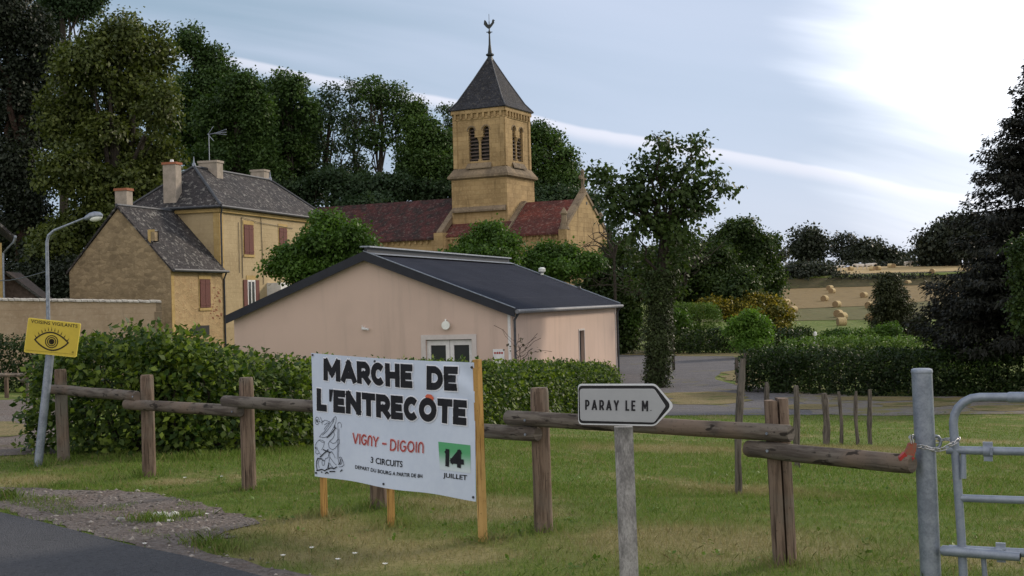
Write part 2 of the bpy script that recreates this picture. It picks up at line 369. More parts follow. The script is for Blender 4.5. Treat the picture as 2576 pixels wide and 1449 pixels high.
def greenfade():   # printed square on the banner: green ink fading to white towards its lower edge
    m, t, b = mat('print_green', .4, .3); uv = uvcoord(t)
    sx = nd(t, 'ShaderNodeSeparateXYZ'); lk(t, uv, sx.inputs[0])
    lk(t, mixc(t, sstep(t, sx.outputs[1], 0, .75), (.60, .68, .72), (.10, .38, .17)), b.inputs['Base Color'])
greenfade()
def glass():
    m, t, b = mat('window_glass', .08, .5); b.inputs['Base Color'].default_value = (.03, .035, .04, 1)
glass()

# ------------------------------------------------------------------ object helpers
ORG = {}
def tag(o, label=None, cat=None, group=None, kind=None):
    if label: o['label'] = label
    if cat: o['category'] = cat
    if group: o['group'] = group
    if kind: o['kind'] = kind
    return o
def thing(name, loc, label, cat, group=None):
    o = bpy.data.objects.new(name, None); COL.objects.link(o); o.location = loc; o.empty_display_size = .2
    ORG[o.name] = Vector(loc); return tag(o, label, cat, group)
def link(name, me, m, parent):
    o = bpy.data.objects.new(name, me); COL.objects.link(o)
    if m: me.materials.append(MAT[m])
    if parent is not None: o.parent = parent; ORG[o.name] = ORG[parent.name]
    else: ORG[o.name] = Vector((0, 0, 0))
    return o
def top_origin(o, p):      # put a lone mesh's origin at its base
    p = Vector(p); o.data.transform(Matrix.Translation(-p)); o.location = p; ORG[o.name] = p; return o

class MB:
    def __init__(s): s.v = []; s.f = []
    def add(s, vs, fs):
        k = len(s.v); s.v += [Vector(p) for p in vs]; s.f += [tuple(i+k for i in q) for q in fs]; return s
    def hexa(s, p):   # 8 points: bottom 4, top 4
        return s.add(p, [(0, 3, 2, 1), (4, 5, 6, 7), (0, 1, 5, 4), (1, 2, 6, 5), (2, 3, 7, 6), (3, 0, 4, 7)])
    def g(s, g, a0, a1, b0, b1, z0, z1):
        return s.hexa([g(a0, b0, z0), g(a1, b0, z0), g(a1, b1, z0), g(a0, b1, z0), g(a0, b0, z1), g(a1, b0, z1), g(a1, b1, z1), g(a0, b1, z1)])
    def pb(s, pl, x0, x1, z0, z1, d0, d1):
        W = pl.w
        return s.hexa([W(x0, z0, d0), W(x1, z0, d0), W(x1, z0, d1), W(x0, z0, d1), W(x0, z1, d0), W(x1, z1, d0), W(x1, z1, d1), W(x0, z1, d1)])
    def prism(s, poly, vec):   # closed planar polygon extruded by vec
        n = len(poly); vec = Vector(vec); P = [Vector(p) for p in poly]
        return s.add(P+[p+vec for p in P], [tuple(range(n))[::-1], tuple(range(n, 2*n))]+[(i, (i+1) % n, n+(i+1) % n, n+i) for i in range(n)])
    def slab(s, quad, th):     # roof plane with thickness downwards
        q = [Vector(p) for p in quad]; d = Vector((0, 0, -th)); return s.hexa([p+d for p in q]+q)
    def tube(s, pts, rad, n=8, caps=True, jit=0, rnd=None):
        pts = [Vector(p) for p in pts]; rad = rad if hasattr(rad, '__len__') else [rad]*len(pts)
        k = len(s.v); prev = None
        for i, p in enumerate(pts):
            d = (pts[min(i+1, len(pts)-1)]-pts[max(i-1, 0)]).normalized()
            if prev is None: a = d.cross(Vector((0, 0, 1)) if abs(d.z) < .9 else Vector((1, 0, 0))).normalized()
            else: a = (prev - d*prev.dot(d)).normalized()
            prev = a; b = d.cross(a)
            for j in range(n):
                an = 2*math.pi*j/n; r = rad[i]*(1+(random.uniform(-jit, jit) if jit else 0))
                s.v.append(p + a*math.cos(an)*r + b*math.sin(an)*r)
        for i in range(len(pts)-1):
            for j in range(n):
                s.f.append((k+i*n+j, k+i*n+(j+1) % n, k+(i+1)*n+(j+1) % n, k+(i+1)*n+j))
        if caps: s.f.append(tuple(k+j for j in range(n))[::-1]); s.f.append(tuple(k+(len(pts)-1)*n+j for j in range(n)))
        return s
    def build(s, name, m, parent=None, smooth=False, uv=True):
        o0 = ORG[parent.name] if parent is not None else Vector((0, 0, 0))
        me = bpy.data.meshes.new(name); me.from_pydata([tuple(p-o0) for p in s.v], [], s.f); me.update()
        if uv:
            ul = me.uv_layers.new(name='UVMap')
            for p in me.polygons:
                n = p.normal; t = Vector((0, 0, 1)).cross(n)
                t = t.normalized() if t.length > .05 else Vector((1, 0, 0)); b = n.cross(t)
                for li in p.loop_indices:
                    c = s.v[me.loops[li].vertex_index]; ul.data[li].uv = (c.dot(t), c.dot(b))
        if smooth:
            for p in me.polygons: p.use_smooth = True
            try: me.set_sharp_from_angle(angle=R(40))
            except Exception: pass
        return link(name, me, m, parent)

class Pl:      # upright plane with a horizontal axis and an outward normal
    def __init__(s, O, ex, n=None):
        s.O = Vector(O); s.ex = Vector(ex).normalized(); s.ez = Vector((0, 0, 1))
        s.n = s.ex.cross(s.ez).normalized() if n is None else Vector(n).normalized()
    def w(s, x, z, d=0): return s.O + s.ex*x + s.ez*z + s.n*d
    def px(s, u, v):
        d = ray(u, v); e = Vector((0, 0, EYE)); t = (s.O-e).dot(s.n)/d.dot(s.n); p = e+d*t-s.O
        return p.dot(s.ex), p.dot(s.ez)

def fast(name, V, Q, m, parent=None, k=4):
    o0 = ORG[parent.name] if parent is not None else Vector((0, 0, 0))
    V = (np.asarray(V, np.float32).reshape(-1, 3) - np.array(o0, np.float32)); Q = np.asarray(Q, np.int32).reshape(-1, k)
    me = bpy.data.meshes.new(name); me.vertices.add(len(V)); me.vertices.foreach_set('co', V.ravel())
    me.loops.add(Q.size); me.loops.foreach_set('vertex_index', Q.ravel())
    me.polygons.add(len(Q)); me.polygons.foreach_set('loop_start', np.arange(0, Q.size, k, dtype=np.int32)); me.polygons.foreach_set('loop_total', np.full(len(Q), k, np.int32))
    me.update(calc_edges=True); return link(name, me, m, parent)

# ------------------------------------------------------------------ ground, roads
def grid_axis(segs):
    a = []
    for s, e, st in segs: a += list(np.arange(s, e, st))
    return np.array(a+[segs[-1][1]])
xs = grid_axis([(-900, -100, 50), (-100, -30, 5), (-30, -12, 1), (-12, 14, .3), (14, 40, 1), (40, 120, 5), (120, 900, 50)])
ys = grid_axis([(-60, 0, 4), (0, 3, 1), (3, 30, .3), (30, 80, 1), (80, 242, 4), (242, 254, 1), (254, 340, 4), (340, 1500, 80)])
X, Y = np.meshgrid(xs, ys); V = np.stack([X, Y, zg(X, Y)], -1).reshape(-1, 3)
nx = len(xs); ii, jj = np.meshgrid(np.arange(nx-1), np.arange(len(ys)-1)); k0 = (jj*nx+ii).ravel()
gr = fast('ground', V, np.stack([k0, k0+1, k0+nx+1, k0+nx], -1), 'lawn'); tag(gr, kind='structure')
for p in gr.data.polygons: p.use_smooth = True

PATCH = []
def patch(name, poly, m, lift, step, rough=.0, kind='structure'):
    """ground sheet over a polygon given in world x,y"""
    P = [Vector((p[0], p[1])) for p in poly]; B = []
    for i in range(len(P)):
        a, b = P[i], P[(i+1) % len(P)]; n = max(1, min(160, int((b-a).length/step))); nn = Vector((-(b-a).y, (b-a).x)).normalized()
        for k in range(n):
            j = random.uniform(-rough, rough) if k else 0
            B.append(a+(b-a)*(k/n)+nn*j)
    nb = len(B); A = np.array([[p.x, p.y] for p in B])
    x0, y0 = A.min(0); x1, y1 = A.max(0); gx = np.arange(x0, x1, step*1.3); gy = np.arange(y0, y1, step*1.3)
    pts = np.array(np.meshgrid(gx, gy)).reshape(2, -1).T
    ins = inpoly(pts, A); pts = pts[ins][:14000]
    co = B+[Vector((p[0], p[1])) for p in pts]
    vv, ee, ff, *_ = delaunay_2d_cdt(co, [(i, (i+1) % nb) for i in range(nb)], [], 1, 1e-4)
    me = bpy.data.meshes.new(name)
    me.from_pydata([(p.x, p.y, Z(p.x, p.y)+lift) for p in vv], [], ff); me.update()
    for p in me.polygons: p.use_smooth = True
    bm_n = sum(p.normal.z for p in me.polygons)
    if bm_n < 0: me.flip_normals()
    o = link(name, me, m, None); tag(o, kind=kind); PATCH.append(A); return o
def inpoly(pts, A):
    x, y = pts[:, 0], pts[:, 1]; r = np.zeros(len(pts), bool); n = len(A); j = n-1
    for i in range(n):
        xi, yi = A[i]; xj, yj = A[j]
        c = ((yi > y) != (yj > y)) & (x < (xj-xi)*(y-yi)/((yj-yi) if abs(yj-yi) > 1e-12 else 1e-12)+xi)
        r ^= c; j = i
    return r
def gp(L): return [tuple(G(u, v)[:2]) for u, v in L]
def el(cx, cy, rx, ry, n=18, a=.15): 
    return [(cx+rx*math.cos(2*math.pi*i/n)*(1+random.uniform(-a, a)), cy+ry*math.sin(2*math.pi*i/n)*(1+random.uniform(-a, a))) for i in range(n)]
# verge of loose gravel, then the road over its edge
verge = gp([(-120, 1212), (0, 1226), (90, 1228), (170, 1234), (300, 1234), (400, 1244), (480, 1262), (560, 1285), (640, 1306), (655, 1318), (600, 1330), (560, 1340), (600, 1352), (520, 1362), (498, 1382), (560, 1402), (640, 1420), (760, 1446), (900, 1475)])
verge += [(3.4, 3.2), (3.0, 2.6), (-8, 14.6), (-7.4, 15.2)]
patch('gravel_verge', verge, 'gravel', .006, .13, .05)
roadp = [(-40, 46.1), (-4.23, 10.38), (-3.2, 9.33), (-2.2, 8.36), (-1.57, 7.68), (0, 6.12), (6, .1), (30, -24), (24, -30), (-2, -4), (-46, 40)]
patch('road', roadp, 'asphalt', .014, .6, .03)
patch('gravel_path', gp([(-60, 1010), (60, 1004), (190, 1000), (260, 1010), (215, 1050), (150, 1100), (160, 1142), (90, 1144), (0, 1148), (-60, 1150)]), 'gravel', .008, .5, .1)
patch('dry_grass_patch', gp([(-20, 1062), (40, 1062), (70, 1075), (72, 1092), (30, 1100), (-20, 1102)]), 'dry_grass', .014, .4, .08)
patch('parking_lot', gp([(1180, 894), (1560, 893), (1845, 897), (1862, 908), (1868, 925), (1815, 938), (1800, 955), (1850, 968), (1935, 975), (2010, 988), (2140, 1002), (2140, 1040), (1920, 1045), (1700, 1046), (1500, 1046), (1150, 1046), (1100, 960)]), 'old_asphalt', .008, 1.2, .12)
patch('track', gp([(1990, 984), (2150, 996), (2330, 998), (2600, 1000), (2700, 1002), (2700, 1040), (2576, 1042), (2350, 1044), (2140, 1046), (2040, 1042)]), 'track_gravel', .013, .8, .2)
patch('dry_verge', gp([(1672, 994), (1700, 988), (1780, 986), (1850, 990), (1885, 1000), (1870, 1012), (1800, 1020), (1710, 1019), (1675, 1010)]), 'dry_grass', .018, .5, .3)
patch('dry_verge', gp([(1815, 950), (1830, 935), (1868, 928), (1890, 925), (1910, 940), (1925, 962), (1900, 972), (1850, 966)]), 'dry_grass', .02, .5, .3)
for pg in ([(2080, 999), (2300, 1001), (2576, 1003), (2700, 1004), (2700, 1011), (2450, 1012), (2200, 1009), (2090, 1006)], [(2190, 1017), (2280, 1013), (2400, 1016), (2440, 1022), (2330, 1027), (2220, 1025)], [(2430, 1026), (2520, 1021), (2660, 1023), (2680, 1032), (2520, 1036), (2440, 1034)], [(1960, 1022), (2050, 1018), (2120, 1023), (2080, 1031), (1990, 1031)]):
    patch('dry_verge', gp(pg), 'dry_grass', .022, .45, .35)
patch('far_verge', gp([(1560, 878), (1690, 886), (1900, 890), (1895, 896), (1700, 896), (1560, 893)]), 'dry_grass', .015, 1.5, .2)
patch('hay_field', gp([(1700, 812), (2500, 800)])+[(125, 244), (60, 244)]+gp([(1700, 722)]), 'stubble_green', .05, 8, .8)
lf = gp([(1700, 785), (1980, 779), (2060, 776), (2200, 770), (2420, 752)])+[(110, 244), (66, 244.5), (20, 244)]
patch('hay_field', lf, 'stubble', .10, 8, .8)
patch('upper_field', [(22, 254), (105, 254), (120, 312), (28, 312)], 'stubble_pale', .05, 8, .5)
patch('bank', [(15, 244), (110, 244), (110, 254.6), (15, 254.6)], 'scrub', .16, 4, .6)

# ------------------------------------------------------------------ foliage helpers
rng = np.random.default_rng(11)
def nrm(a): return a/np.maximum(np.linalg.norm(a, axis=-1, keepdims=True), 1e-9)
def leaves(P, D, N, L, wr=.36):
    """one folded four-cornered leaf per row: base P, direction D, face normal N, length L"""
    D = nrm(D); Wd = nrm(np.cross(D, N)); N2 = np.cross(Wd, D); L = L[:, None]
    v = np.stack([P, P+D*L*.45+Wd*L*wr+N2*L*.06, P+D*L-N2*L*.10, P+D*L*.45-Wd*L*wr+N2*L*.06], 1)
    return v.reshape(-1, 3)
def leafobj(name, Vs, m, parent):
    V = np.concatenate(Vs); n = len(V)//4
    return fast(name, V, np.arange(n*4).reshape(-1, 4), m, parent)
def sprays(C, OUT, leaf, nl, spread, droop=.3):
    """clusters of nl leaves round centres C with outward vectors OUT"""
    n = len(C); C = np.repeat(C, nl, 0); O = np.repeat(OUT, nl, 0)
    off = rng.normal(size=(n*nl, 3))*spread*np.array([1, 1, .55])
    d = nrm(O*.7 + rng.normal(size=(n*nl, 3))*.75 + np.array([0, 0, -droop]))
    nn = nrm(O*.9 + np.array([0, 0, .75]) + rng.normal(size=(n*nl, 3))*.42)
    return leaves(C+off, d, nn, leaf*rng.uniform(.6, 1.25, n*nl))
def blobs_to_leaves(BL, leaf, dens, nl=9, droop=.3, zmin=-.9, core=.55):
    Vs = []
    for (c, r) in BL:
        c = np.array(c); r = np.array(r); area = 4*math.pi*((r[0]*r[1]+r[0]*r[2]+r[1]*r[2])/3)
        n = max(8, int(dens*6.5*area/(leaf*leaf*9)))
        o = nrm(rng.normal(size=(n, 3))); o = o[o[:, 2] > zmin]
        bd = nrm(rng.normal(size=(14, 3))); lump = 1+.16*np.max(np.maximum(o@bd.T, 0)**10, 1) - .12
        s = lump*(core+(1-core)*rng.random(len(o))**.45)
        C = c + o*r*s[:, None]
        Vs.append(sprays(C, o, leaf, nl, leaf*1.25, droop))
    return Vs
def lobes(BL, n=7, k=.42, f=.60):
    """break every mass of foliage into smaller overlapping clumps"""
    o = []
    for c, r in BL:
        c = np.array(c); r = np.array(r); o.append((tuple(c), tuple(r*.62)))
        for i in range(n):
            z = 1-2*(i+.5)/n; a = i*2.4+rng.random()*1.2; q = math.sqrt(max(0, 1-z*z)); s = f*rng.uniform(.85, 1.15)
            o.append((tuple(c+r*s*np.array([q*math.cos(a), q*math.sin(a), z])), tuple(r*k*rng.uniform(.75, 1.2))))
    return o
def PB(L, y, dy=0):
    """blobs listed as (u, v, half width, half height[, depth shift]) in the 2576 px frame, built at depth y"""
    o = []
    for b in L:
        u, v, ru, rv = b[:4]; yy = y+(b[4] if len(b) > 4 else random.uniform(-1, 1)*dy)
        p = at(u, v, yy); a = ru*yy/F; h = rv*yy/F
        o.append((tuple(p), (a, max(a*.85, h*.6), h)))
    return o
def limb(mb, a, b, r0, r1, n=5, bend=.12, sides=6):
    a = Vector(a); b = Vector(b); L = (b-a).length; P = []; Rr = []
    for i in range(n+1):
        t = i/n; p = a.lerp(b, t) + Vector((random.uniform(-1, 1), random.uniform(-1, 1), random.uniform(-.5, .5)))*L*bend*.5*math.sin(math.pi*t)
        P.append(p + Vector((0, 0, L*.08*math.sin(math.pi*t)))); Rr.append(r0*(1-t)+r1*t)
    mb.tube(P, Rr, sides)
def tree(name, u, y, BL, m, leaf, label, cat='tree', group=None, dens=1.0, nl=9, tr=.25, bark='bark', droop=.3, core=.55, twigs=1, trunk_top=None, base=None, zmin=-.9, lob=True):
    """a tapered trunk with limbs to every mass of foliage, and the crown itself"""
    cz = sorted([b[0][2] for b in BL]); mx = np.mean([b[0][0] for b in BL]); my = np.mean([b[0][1] for b in BL])
    bx = at(u, 700, y); bx, by = (bx.x, bx.y) if base is None else base
    bz = Z(bx, by)
    t = thing(name, (bx, by, bz), label, cat, group)
    mb = MB(); topz = trunk_top if trunk_top else cz[len(cz)//2]
    top = Vector((mx*.7+bx*.3, my, topz)); H = topz-bz
    P = [Vector((bx, by, bz-.2))]; Rr = [tr*1.5]
    for i in range(1, 7):
        q = i/6; P.append(Vector((bx, by, bz)).lerp(top, q)+Vector((random.uniform(-.1, .1), random.uniform(-.1, .1), 0))*min(2, H*.2)); Rr.append(tr*(1-.62*q))
    mb.tube(P, Rr, 9, jit=.08)
    for c, r in BL:
        c = Vector(c); k = min(5, max(2, int(6*max(.1, min(1, (c.z-bz)/max(H, .1)))-1.5)))
        limb(mb, P[k], c, Rr[k]*.6, max(.02, tr*.08))
        for _ in range(twigs):
            d = Vector((random.uniform(-1, 1)*r[0], random.uniform(-1, 1)*r[1], random.uniform(-.4, 1)*r[2]))*.85
            limb(mb, P[k].lerp(c, .6), c+d, tr*.18, .015, 4, .15, 5)
    mb.build('trunk', bark, t, True, uv=False)
    leafobj('crown', blobs_to_leaves(lobes(BL) if lob else BL, leaf, dens, nl, droop, zmin, core), m, t)
    return t
def bush(name, BL, m, leaf, label, cat='bush', group=None, dens=1.2, nl=9, core=.6, stems=5):
    c0 = min(BL, key=lambda b: b[0][2])[0]; mx = float(np.mean([b[0][0] for b in BL])); my = float(np.mean([b[0][1] for b in BL])); bz = Z(mx, my)
    t = thing(name, (mx, my, bz), label, cat, group); mb = MB()
    for c, r in BL:
        for _ in range(stems):
            e = Vector(c)+Vector((random.uniform(-.8, .8)*r[0], random.uniform(-.8, .8)*r[1], random.uniform(-.2, .8)*r[2]))
            limb(mb, (mx+random.uniform(-.3, .3), my+random.uniform(-.3, .3), bz), e, .05, .012, 4, .2, 5)
    mb.build('stem', 'bark', t, True, uv=False)
    leafobj('foliage', blobs_to_leaves(lobes(BL, 6, .42, .62), leaf, dens, nl, .2, -1.1, core), m, t); return t
def conifer(name, x, y, H, rb, m, label, cat='tree', bark='bark_red', zlow=.12, nlev=26, sp=.16, leaf=.22, seed=3, tr=.2, shape=1.0, dens=1.0, droop=.35):
    rr = np.random.default_rng(seed); bz = Z(x, y)
    t = thing(name, (x, y, bz), label, cat); mb = MB()
    mb.tube([(x, y, bz-.2), (x, y, bz+H*.5), (x, y, bz+H*.97)], [tr*1.2, tr*.6, .02], 9, jit=.05); Vs = []
    for i in range(nlev):
        q = i/(nlev-1); z = bz+H*(zlow+(1-zlow)*q*.97); rad = rb*((1-q)**shape)*.98+.1
        nb = int(7+5*(1-q))
        for k in range(nb):
            a = rr.uniform(0, 2*math.pi); Lb = rad*rr.uniform(.62, 1.12); d = np.array([math.cos(a), math.sin(a), 0.])
            ns = max(3, int(Lb/sp*dens)); s = np.linspace(.12, 1, ns)
            zc = z + Lb*(.10*s - droop*s*s + .16*s**4)
            P = np.stack([x+d[0]*Lb*s, y+d[1]*Lb*s, zc], -1)
            side = np.array([-d[1], d[0], 0.])
            wdt = (.12+.30*(1-s))*Lb*.55
            for sg in (-1, 0, 1):
                C = P + side*(sg*wdt[:, None]*rr.uniform(.3, 1, (ns, 1)))
                C[:, 2] -= abs(sg)*.06*Lb*rr.random(ns)
                n = len(C)*5; CC = np.repeat(C, 5, 0)+rr.normal(size=(n, 3))*leaf*.45
                D = nrm(np.tile(d*.8+side*sg*.7+np.array([0, 0, -.45]), (n, 1))+rr.normal(size=(n, 3))*.45)
                Vs.append(leaves(CC, D, nrm(rr.normal(size=(n, 3))*.5+np.array([0, 0, 1.])), leaf*rr.uniform(.7, 1.3, n), .2))
            if i % 2 == 0: mb.tube([P[0], P[len(P)//2], P[-1]], [.03*H/10, .02*H/10, .006], 4)
    mb.build('trunk', bark, t, True, uv=False)
    leafobj('crown', Vs, m, t); return t
def hedge(name, path, heights, width, m, leaf, label, dens=1.0, nl=7, group=None, shag=1.0, boxy=.8, seed=5):
    """hedge along a ground path (front line); grows back from it by width"""
    rr = np.random.default_rng(seed); P = np.array(path, float); Hh = np.array(heights, float)
    seg = np.linalg.norm(np.diff(P, axis=0), axis=1); cum = np.concatenate([[0], np.cumsum(seg)]); L = cum[-1]; H = Hh.mean()
    area = L*(2*H+width)+2*width*H; n = int(dens*4.0*area/(leaf*leaf*7)); s = rr.random(n)*(L+width)-width*.5
    sc = np.clip(s, 0, L); cx = np.interp(sc, cum, P[:, 0]); cy = np.interp(sc, cum, P[:, 1]); hh = np.interp(sc, cum, Hh)
    k = np.clip(np.searchsorted(cum, sc, side='right')-1, 0, len(seg)-1); T = (P[k+1]-P[k])/seg[k][:, None]
    Nn = np.stack([T[:, 1], -T[:, 0]], -1)                  # points to the front (camera side)
    sgn = np.sign((Nn*(-P[k])).sum(1)); Nn *= np.where(sgn == 0, 1, sgn)[:, None]
    # cross-section: superellipse round the hedge, from front foot over the top to back foot
    a = rr.random(n)*math.pi; ca, sa = np.cos(a), np.sin(a); e = 2/(2+3*boxy)
    ox = np.sign(ca)*np.abs(ca)**e*.5; oz = sa**e
    low = rr.random(n) < .42; oz = np.where(low, rr.random(n)*.6, oz); ox = np.where(low, np.sign(ca)*.5*(.86+.1*rr.random(n)), ox)
    endf = np.where(s < 0, (-s)/(width*.5), np.where(s > L, (s-L)/(width*.5), 0)); rnd_ = np.sqrt(np.clip(1-endf**2, 0, 1))
    b1 = np.sin(s*2.1+1)*.5+np.sin(s*5.3)*.3+np.sin(s*.9+4)*.5; b2 = np.sin(oz*6+s*1.7)*.5
    lump = 1+.05*shag*(b1+b2)+rr.normal(size=n)*.035*shag
    inw = 1-.22*rr.random(n)**1.5
    X = cx + Nn[:, 0]*(-.5*width+ox*width*lump*inw*rnd_) + T[:, 0]*(s-sc)
    Y = cy + Nn[:, 1]*(-.5*width+ox*width*lump*inw*rnd_) + T[:, 1]*(s-sc)
    zb = zg(X, Y); Zz = zb + .03 + oz*hh*(1+.05*shag*b1*.6+rr.normal(size=n)*.02*shag)*inw*(.72+.28*rnd_)
    C = np.stack([X, Y, Zz], -1)
    O = nrm(np.stack([Nn[:, 0]*ox*2, Nn[:, 1]*ox*2, oz*1.1-.2], -1)+np.stack([T[:, 0], T[:, 1], T[:, 0]*0], -1)*np.where(s < 0, -endf, endf)[:, None])
    t = thing(name, (P[0][0], P[0][1], Z(*P[0])), label, 'hedge', group)
    Vs = [sprays(C, O, leaf, nl, leaf*.95, .05)]
    # taller shoots along the top
    ns = int(L*7*shag); s2 = rr.random(ns)*L; x2 = np.interp(s2, cum, P[:, 0]); y2 = np.interp(s2, cum, P[:, 1]); h2 = np.interp(s2, cum, Hh)
    k2 = np.clip(np.searchsorted(cum, s2, side='right')-1, 0, len(seg)-1); T2 = (P[k2+1]-P[k2])/seg[k2][:, None]; N2 = np.stack([T2[:, 1], -T2[:, 0]], -1)
    g2 = np.sign((N2*(-P[k2])).sum(1)); N2 *= g2[:, None]; off = -rr.random(ns)*width*.8-.1*width
    x2 += N2[:, 0]*off; y2 += N2[:, 1]*off; stem = MB(); ht = leaf*rr.uniform(.6, 1.9, ns)*shag
    for i in range(ns):
        zt = float(zg(x2[i], y2[i]))+h2[i]*.96; hx, hy = rr.normal(size=2)*.3*ht[i]
        q = np.linspace(0, 1, 7)[:, None]; C2 = np.array([[x2[i], y2[i], zt]])+q*np.array([[hx, hy, ht[i]]])
        Vs.append(leaves(C2, nrm(rr.normal(size=(7, 3))*.8+np.array([0, 0, .45])), nrm(rr.normal(size=(7, 3))+np.array([0, 0, .6])), leaf*rr.uniform(.6, 1.1, 7)))
    leafobj('foliage', Vs, m, t)
    for i in range(int(L*2.2)):
        q = i/(L*2.2)*L; x = float(np.interp(q, cum, P[:, 0])); y = float(np.interp(q, cum, P[:, 1])); kk = min(int(np.searchsorted(cum, q, side='right')-1), len(seg)-1); kk = max(kk, 0)
        nv = np.array([(P[kk+1]-P[kk])[1], -(P[kk+1]-P[kk])[0]])/seg[kk]; nv *= np.sign((nv*(-P[kk])).sum()) or 1
        x -= nv[0]*width*.5; y -= nv[1]*width*.5; z = Z(x, y); h = float(np.interp(q, cum, Hh))
        for _ in range(2): limb(stem, (x, y, z-.05), (x+random.uniform(-.3, .3), y+random.uniform(-.3, .3), z+h*random.uniform(.6, .85)), .025, .008, 3, .2, 5)
    stem.build('stem', 'bark', t, True, uv=False)
    return t

# ================================================================== BUILDINGS
def frame(x, y, phi):
    D = Vector((math.sin(phi), math.cos(phi), 0)); N = Vector((-math.cos(phi), math.sin(phi), 0)); O = Vector((x, y, 0))
    return (lambda a, b, z: O+D*a+N*b+Vector((0, 0, z))), D, N
def arch(x0, x1, z0, zs, n=10):
    r = (x1-x0)/2; c = (x0+x1)/2
    return [(x0, z0), (x1, z0)]+[(c+r*math.cos(math.pi*i/n), zs+r*math.sin(math.pi*i/n)) for i in range(n+1)]
def holed(mb, pl, outer, holes, d0=0.0, th=.35):
    """wall face with real openings and their reveals"""
    loops = [outer]+holes; vv = []
    for L in loops: vv += [Vector((p[0], p[1], 0)) for p in L]
    tris = tessellate_polygon([[Vector((p[0], p[1], 0)) for p in L] for L in loops])
    mb.add([pl.w(p.x, p.y, d0) for p in vv], [tuple(t) if (vv[t[1]]-vv[t[0]]).cross(vv[t[2]]-vv[t[0]]).z > 0 else tuple(t)[::-1] for t in tris])
    for h in holes:
        n = len(h); mb.add([pl.w(p[0], p[1], d0) for p in h]+[pl.w(p[0], p[1], d0-th) for p in h], [(i, n+i, n+(i+1) % n, (i+1) % n) for i in range(n)])
def rect(x0, x1, z0, z1): return [(x0, z0), (x1, z0), (x1, z1), (x0, z1)]

# ------------------------------------------------------------------ community hall
g, D, N = frame(-.02, 43, .3012); W, L, ze, zr = 10.65, 16.17, 1.30, 3.36; GZ = -1.95
hall = thing('village_hall', g(0, W/2, Z(*g(0, W/2, 0)[:2])), 'long low pink rendered hall with a dark corrugated metal roof', 'hall')
fp = Pl(g(0, 0, 0), -N); sp_ = Pl(g(0, 0, 0), D)
x0, zt = fp.px(1071, 855); x1, _ = fp.px(1187, 855); 
mb = MB(); sl_ = (zr-ze)/(W/2)
holed(mb, fp, [(-W, GZ), (0, GZ), (0, ze), (-W/2, zr), (-W, ze)], [rect(x0, x1, GZ+.12, zt)], 0, .16)
wx0, wz1 = sp_.px(1456, 832); wx1, _ = sp_.px(1469, 832)
holed(mb, sp_, [(0, GZ), (L, GZ), (L, ze), (0, ze)], [rect(wx0, wx1, wz1-1.55, wz1)], 0, .16)
mb.add([g(L, 0, GZ), g(L, W, GZ), g(L, W, ze), g(L, W/2, zr), g(L, 0, ze)], [(0, 1, 2, 3, 4)])
mb.add([g(0, W, GZ), g(L, W, GZ), g(L, W, ze), g(0, W, ze)], [(3, 2, 1, 0)])
mb.build('wall', 'pink_render', hall)
mb = MB(); oh = .18
def hz_(b): return zr-abs(b-W/2)*sl_
mb.slab([g(-.22, -oh, hz_(-oh)+.14), g(L+.2, -oh, hz_(-oh)+.14), g(L+.2, W/2-.12, zr-.045+.14), g(-.22, W/2-.12, zr-.045+.14)], .05)
mb.slab([g(-.22, W+oh, hz_(W+oh)+.14), g(L+.2, W+oh, hz_(W+oh)+.14), g(L+.2, W/2, zr+.14), g(-.22, W/2, zr+.14)], .05)
rf = mb.build('roof', 'roof_metal', hall)
mb = MB()   # deep dark verge boards on the gable
for s in (0, 1):
    e = -oh if s == 0 else W+oh; q = [g(-.28, e, hz_(e)+.16), g(-.28, W/2, zr+.16), g(-.28, W/2, zr-.16), g(-.28, e, hz_(e)-.14)]
    mb.prism(q, D*.055)
mb.build('fascia', 'fascia', rf)
mb = MB()
mb.g(g, -.3, L+.25, W/2-.14, W/2-.05, zr+.10, zr+.30)
mb.build('ridge_vent', 'fascia', rf)
mb = MB(); mb.slab([g(-.3, W/2-.26, zr+.345), g(L+.25, W/2-.26, zr+.345), g(L+.25, W/2+.12, zr+.355), g(-.3, W/2+.12, zr+.355)], .05)
mb.build('ridge_cap', 'galvanised', rf)
mb = MB(); mb.slab([g(-.2, W/2-.42, zr-.09+.155), g(L+.2, W/2-.42, zr-.09+.155), g(L+.2, W/2-.16, zr-.05+.175), g(-.2, W/2-.16, zr-.05+.175)], .02)
mb.build('flashing', 'galvanised', rf)
mb = MB(); mb.tube([g(-.285, -oh-.02, hz_(-oh)+.17), g(-.285, W/2, zr+.18)], .02, 5); mb.tube([g(L+.2, -oh, hz_(-oh)+.17), g(L+.2, W/2, zr+.18)], .03, 5)
mb.build('verge_trim', 'galvanised', rf)
mb = MB(); mb.tube([g(-.25, -oh-.07, ze-.02), g(L+.25, -oh-.07, ze-.02)], .075, 8); mb.build('gutter', 'gutter_grey', hall)
for a in (-.02, L-.1):
    mb = MB(); mb.tube([g(a, -oh-.05, ze-.08), g(a, -.09, ze-.3), g(a, -.09, GZ)], .045, 8); mb.build('downpipe', 'zinc', hall)
mb = MB(); mb.pb(fp, -.16, -.06, GZ, ze-.02, 0.003, .02); mb.pb(sp_, L-.22, L-.14, GZ, ze-.02, .003, .02); mb.build('corner_trim', 'white_paint', hall)
mb = MB(); s_ = .17
mb.pb(fp, x0-s_, x0, GZ, zt+s_, .002, .03); mb.pb(fp, x1, x1+s_, GZ, zt+s_, .002, .03); mb.pb(fp, x0, x1, zt, zt+s_, .002, .03)
plain('surround_render', (.56, .52, .50), (.50, .46, .44), 4, .9)
dr = mb.build('door', 'surround_render', hall)
mb = MB(); xm = (x0+x1)/2
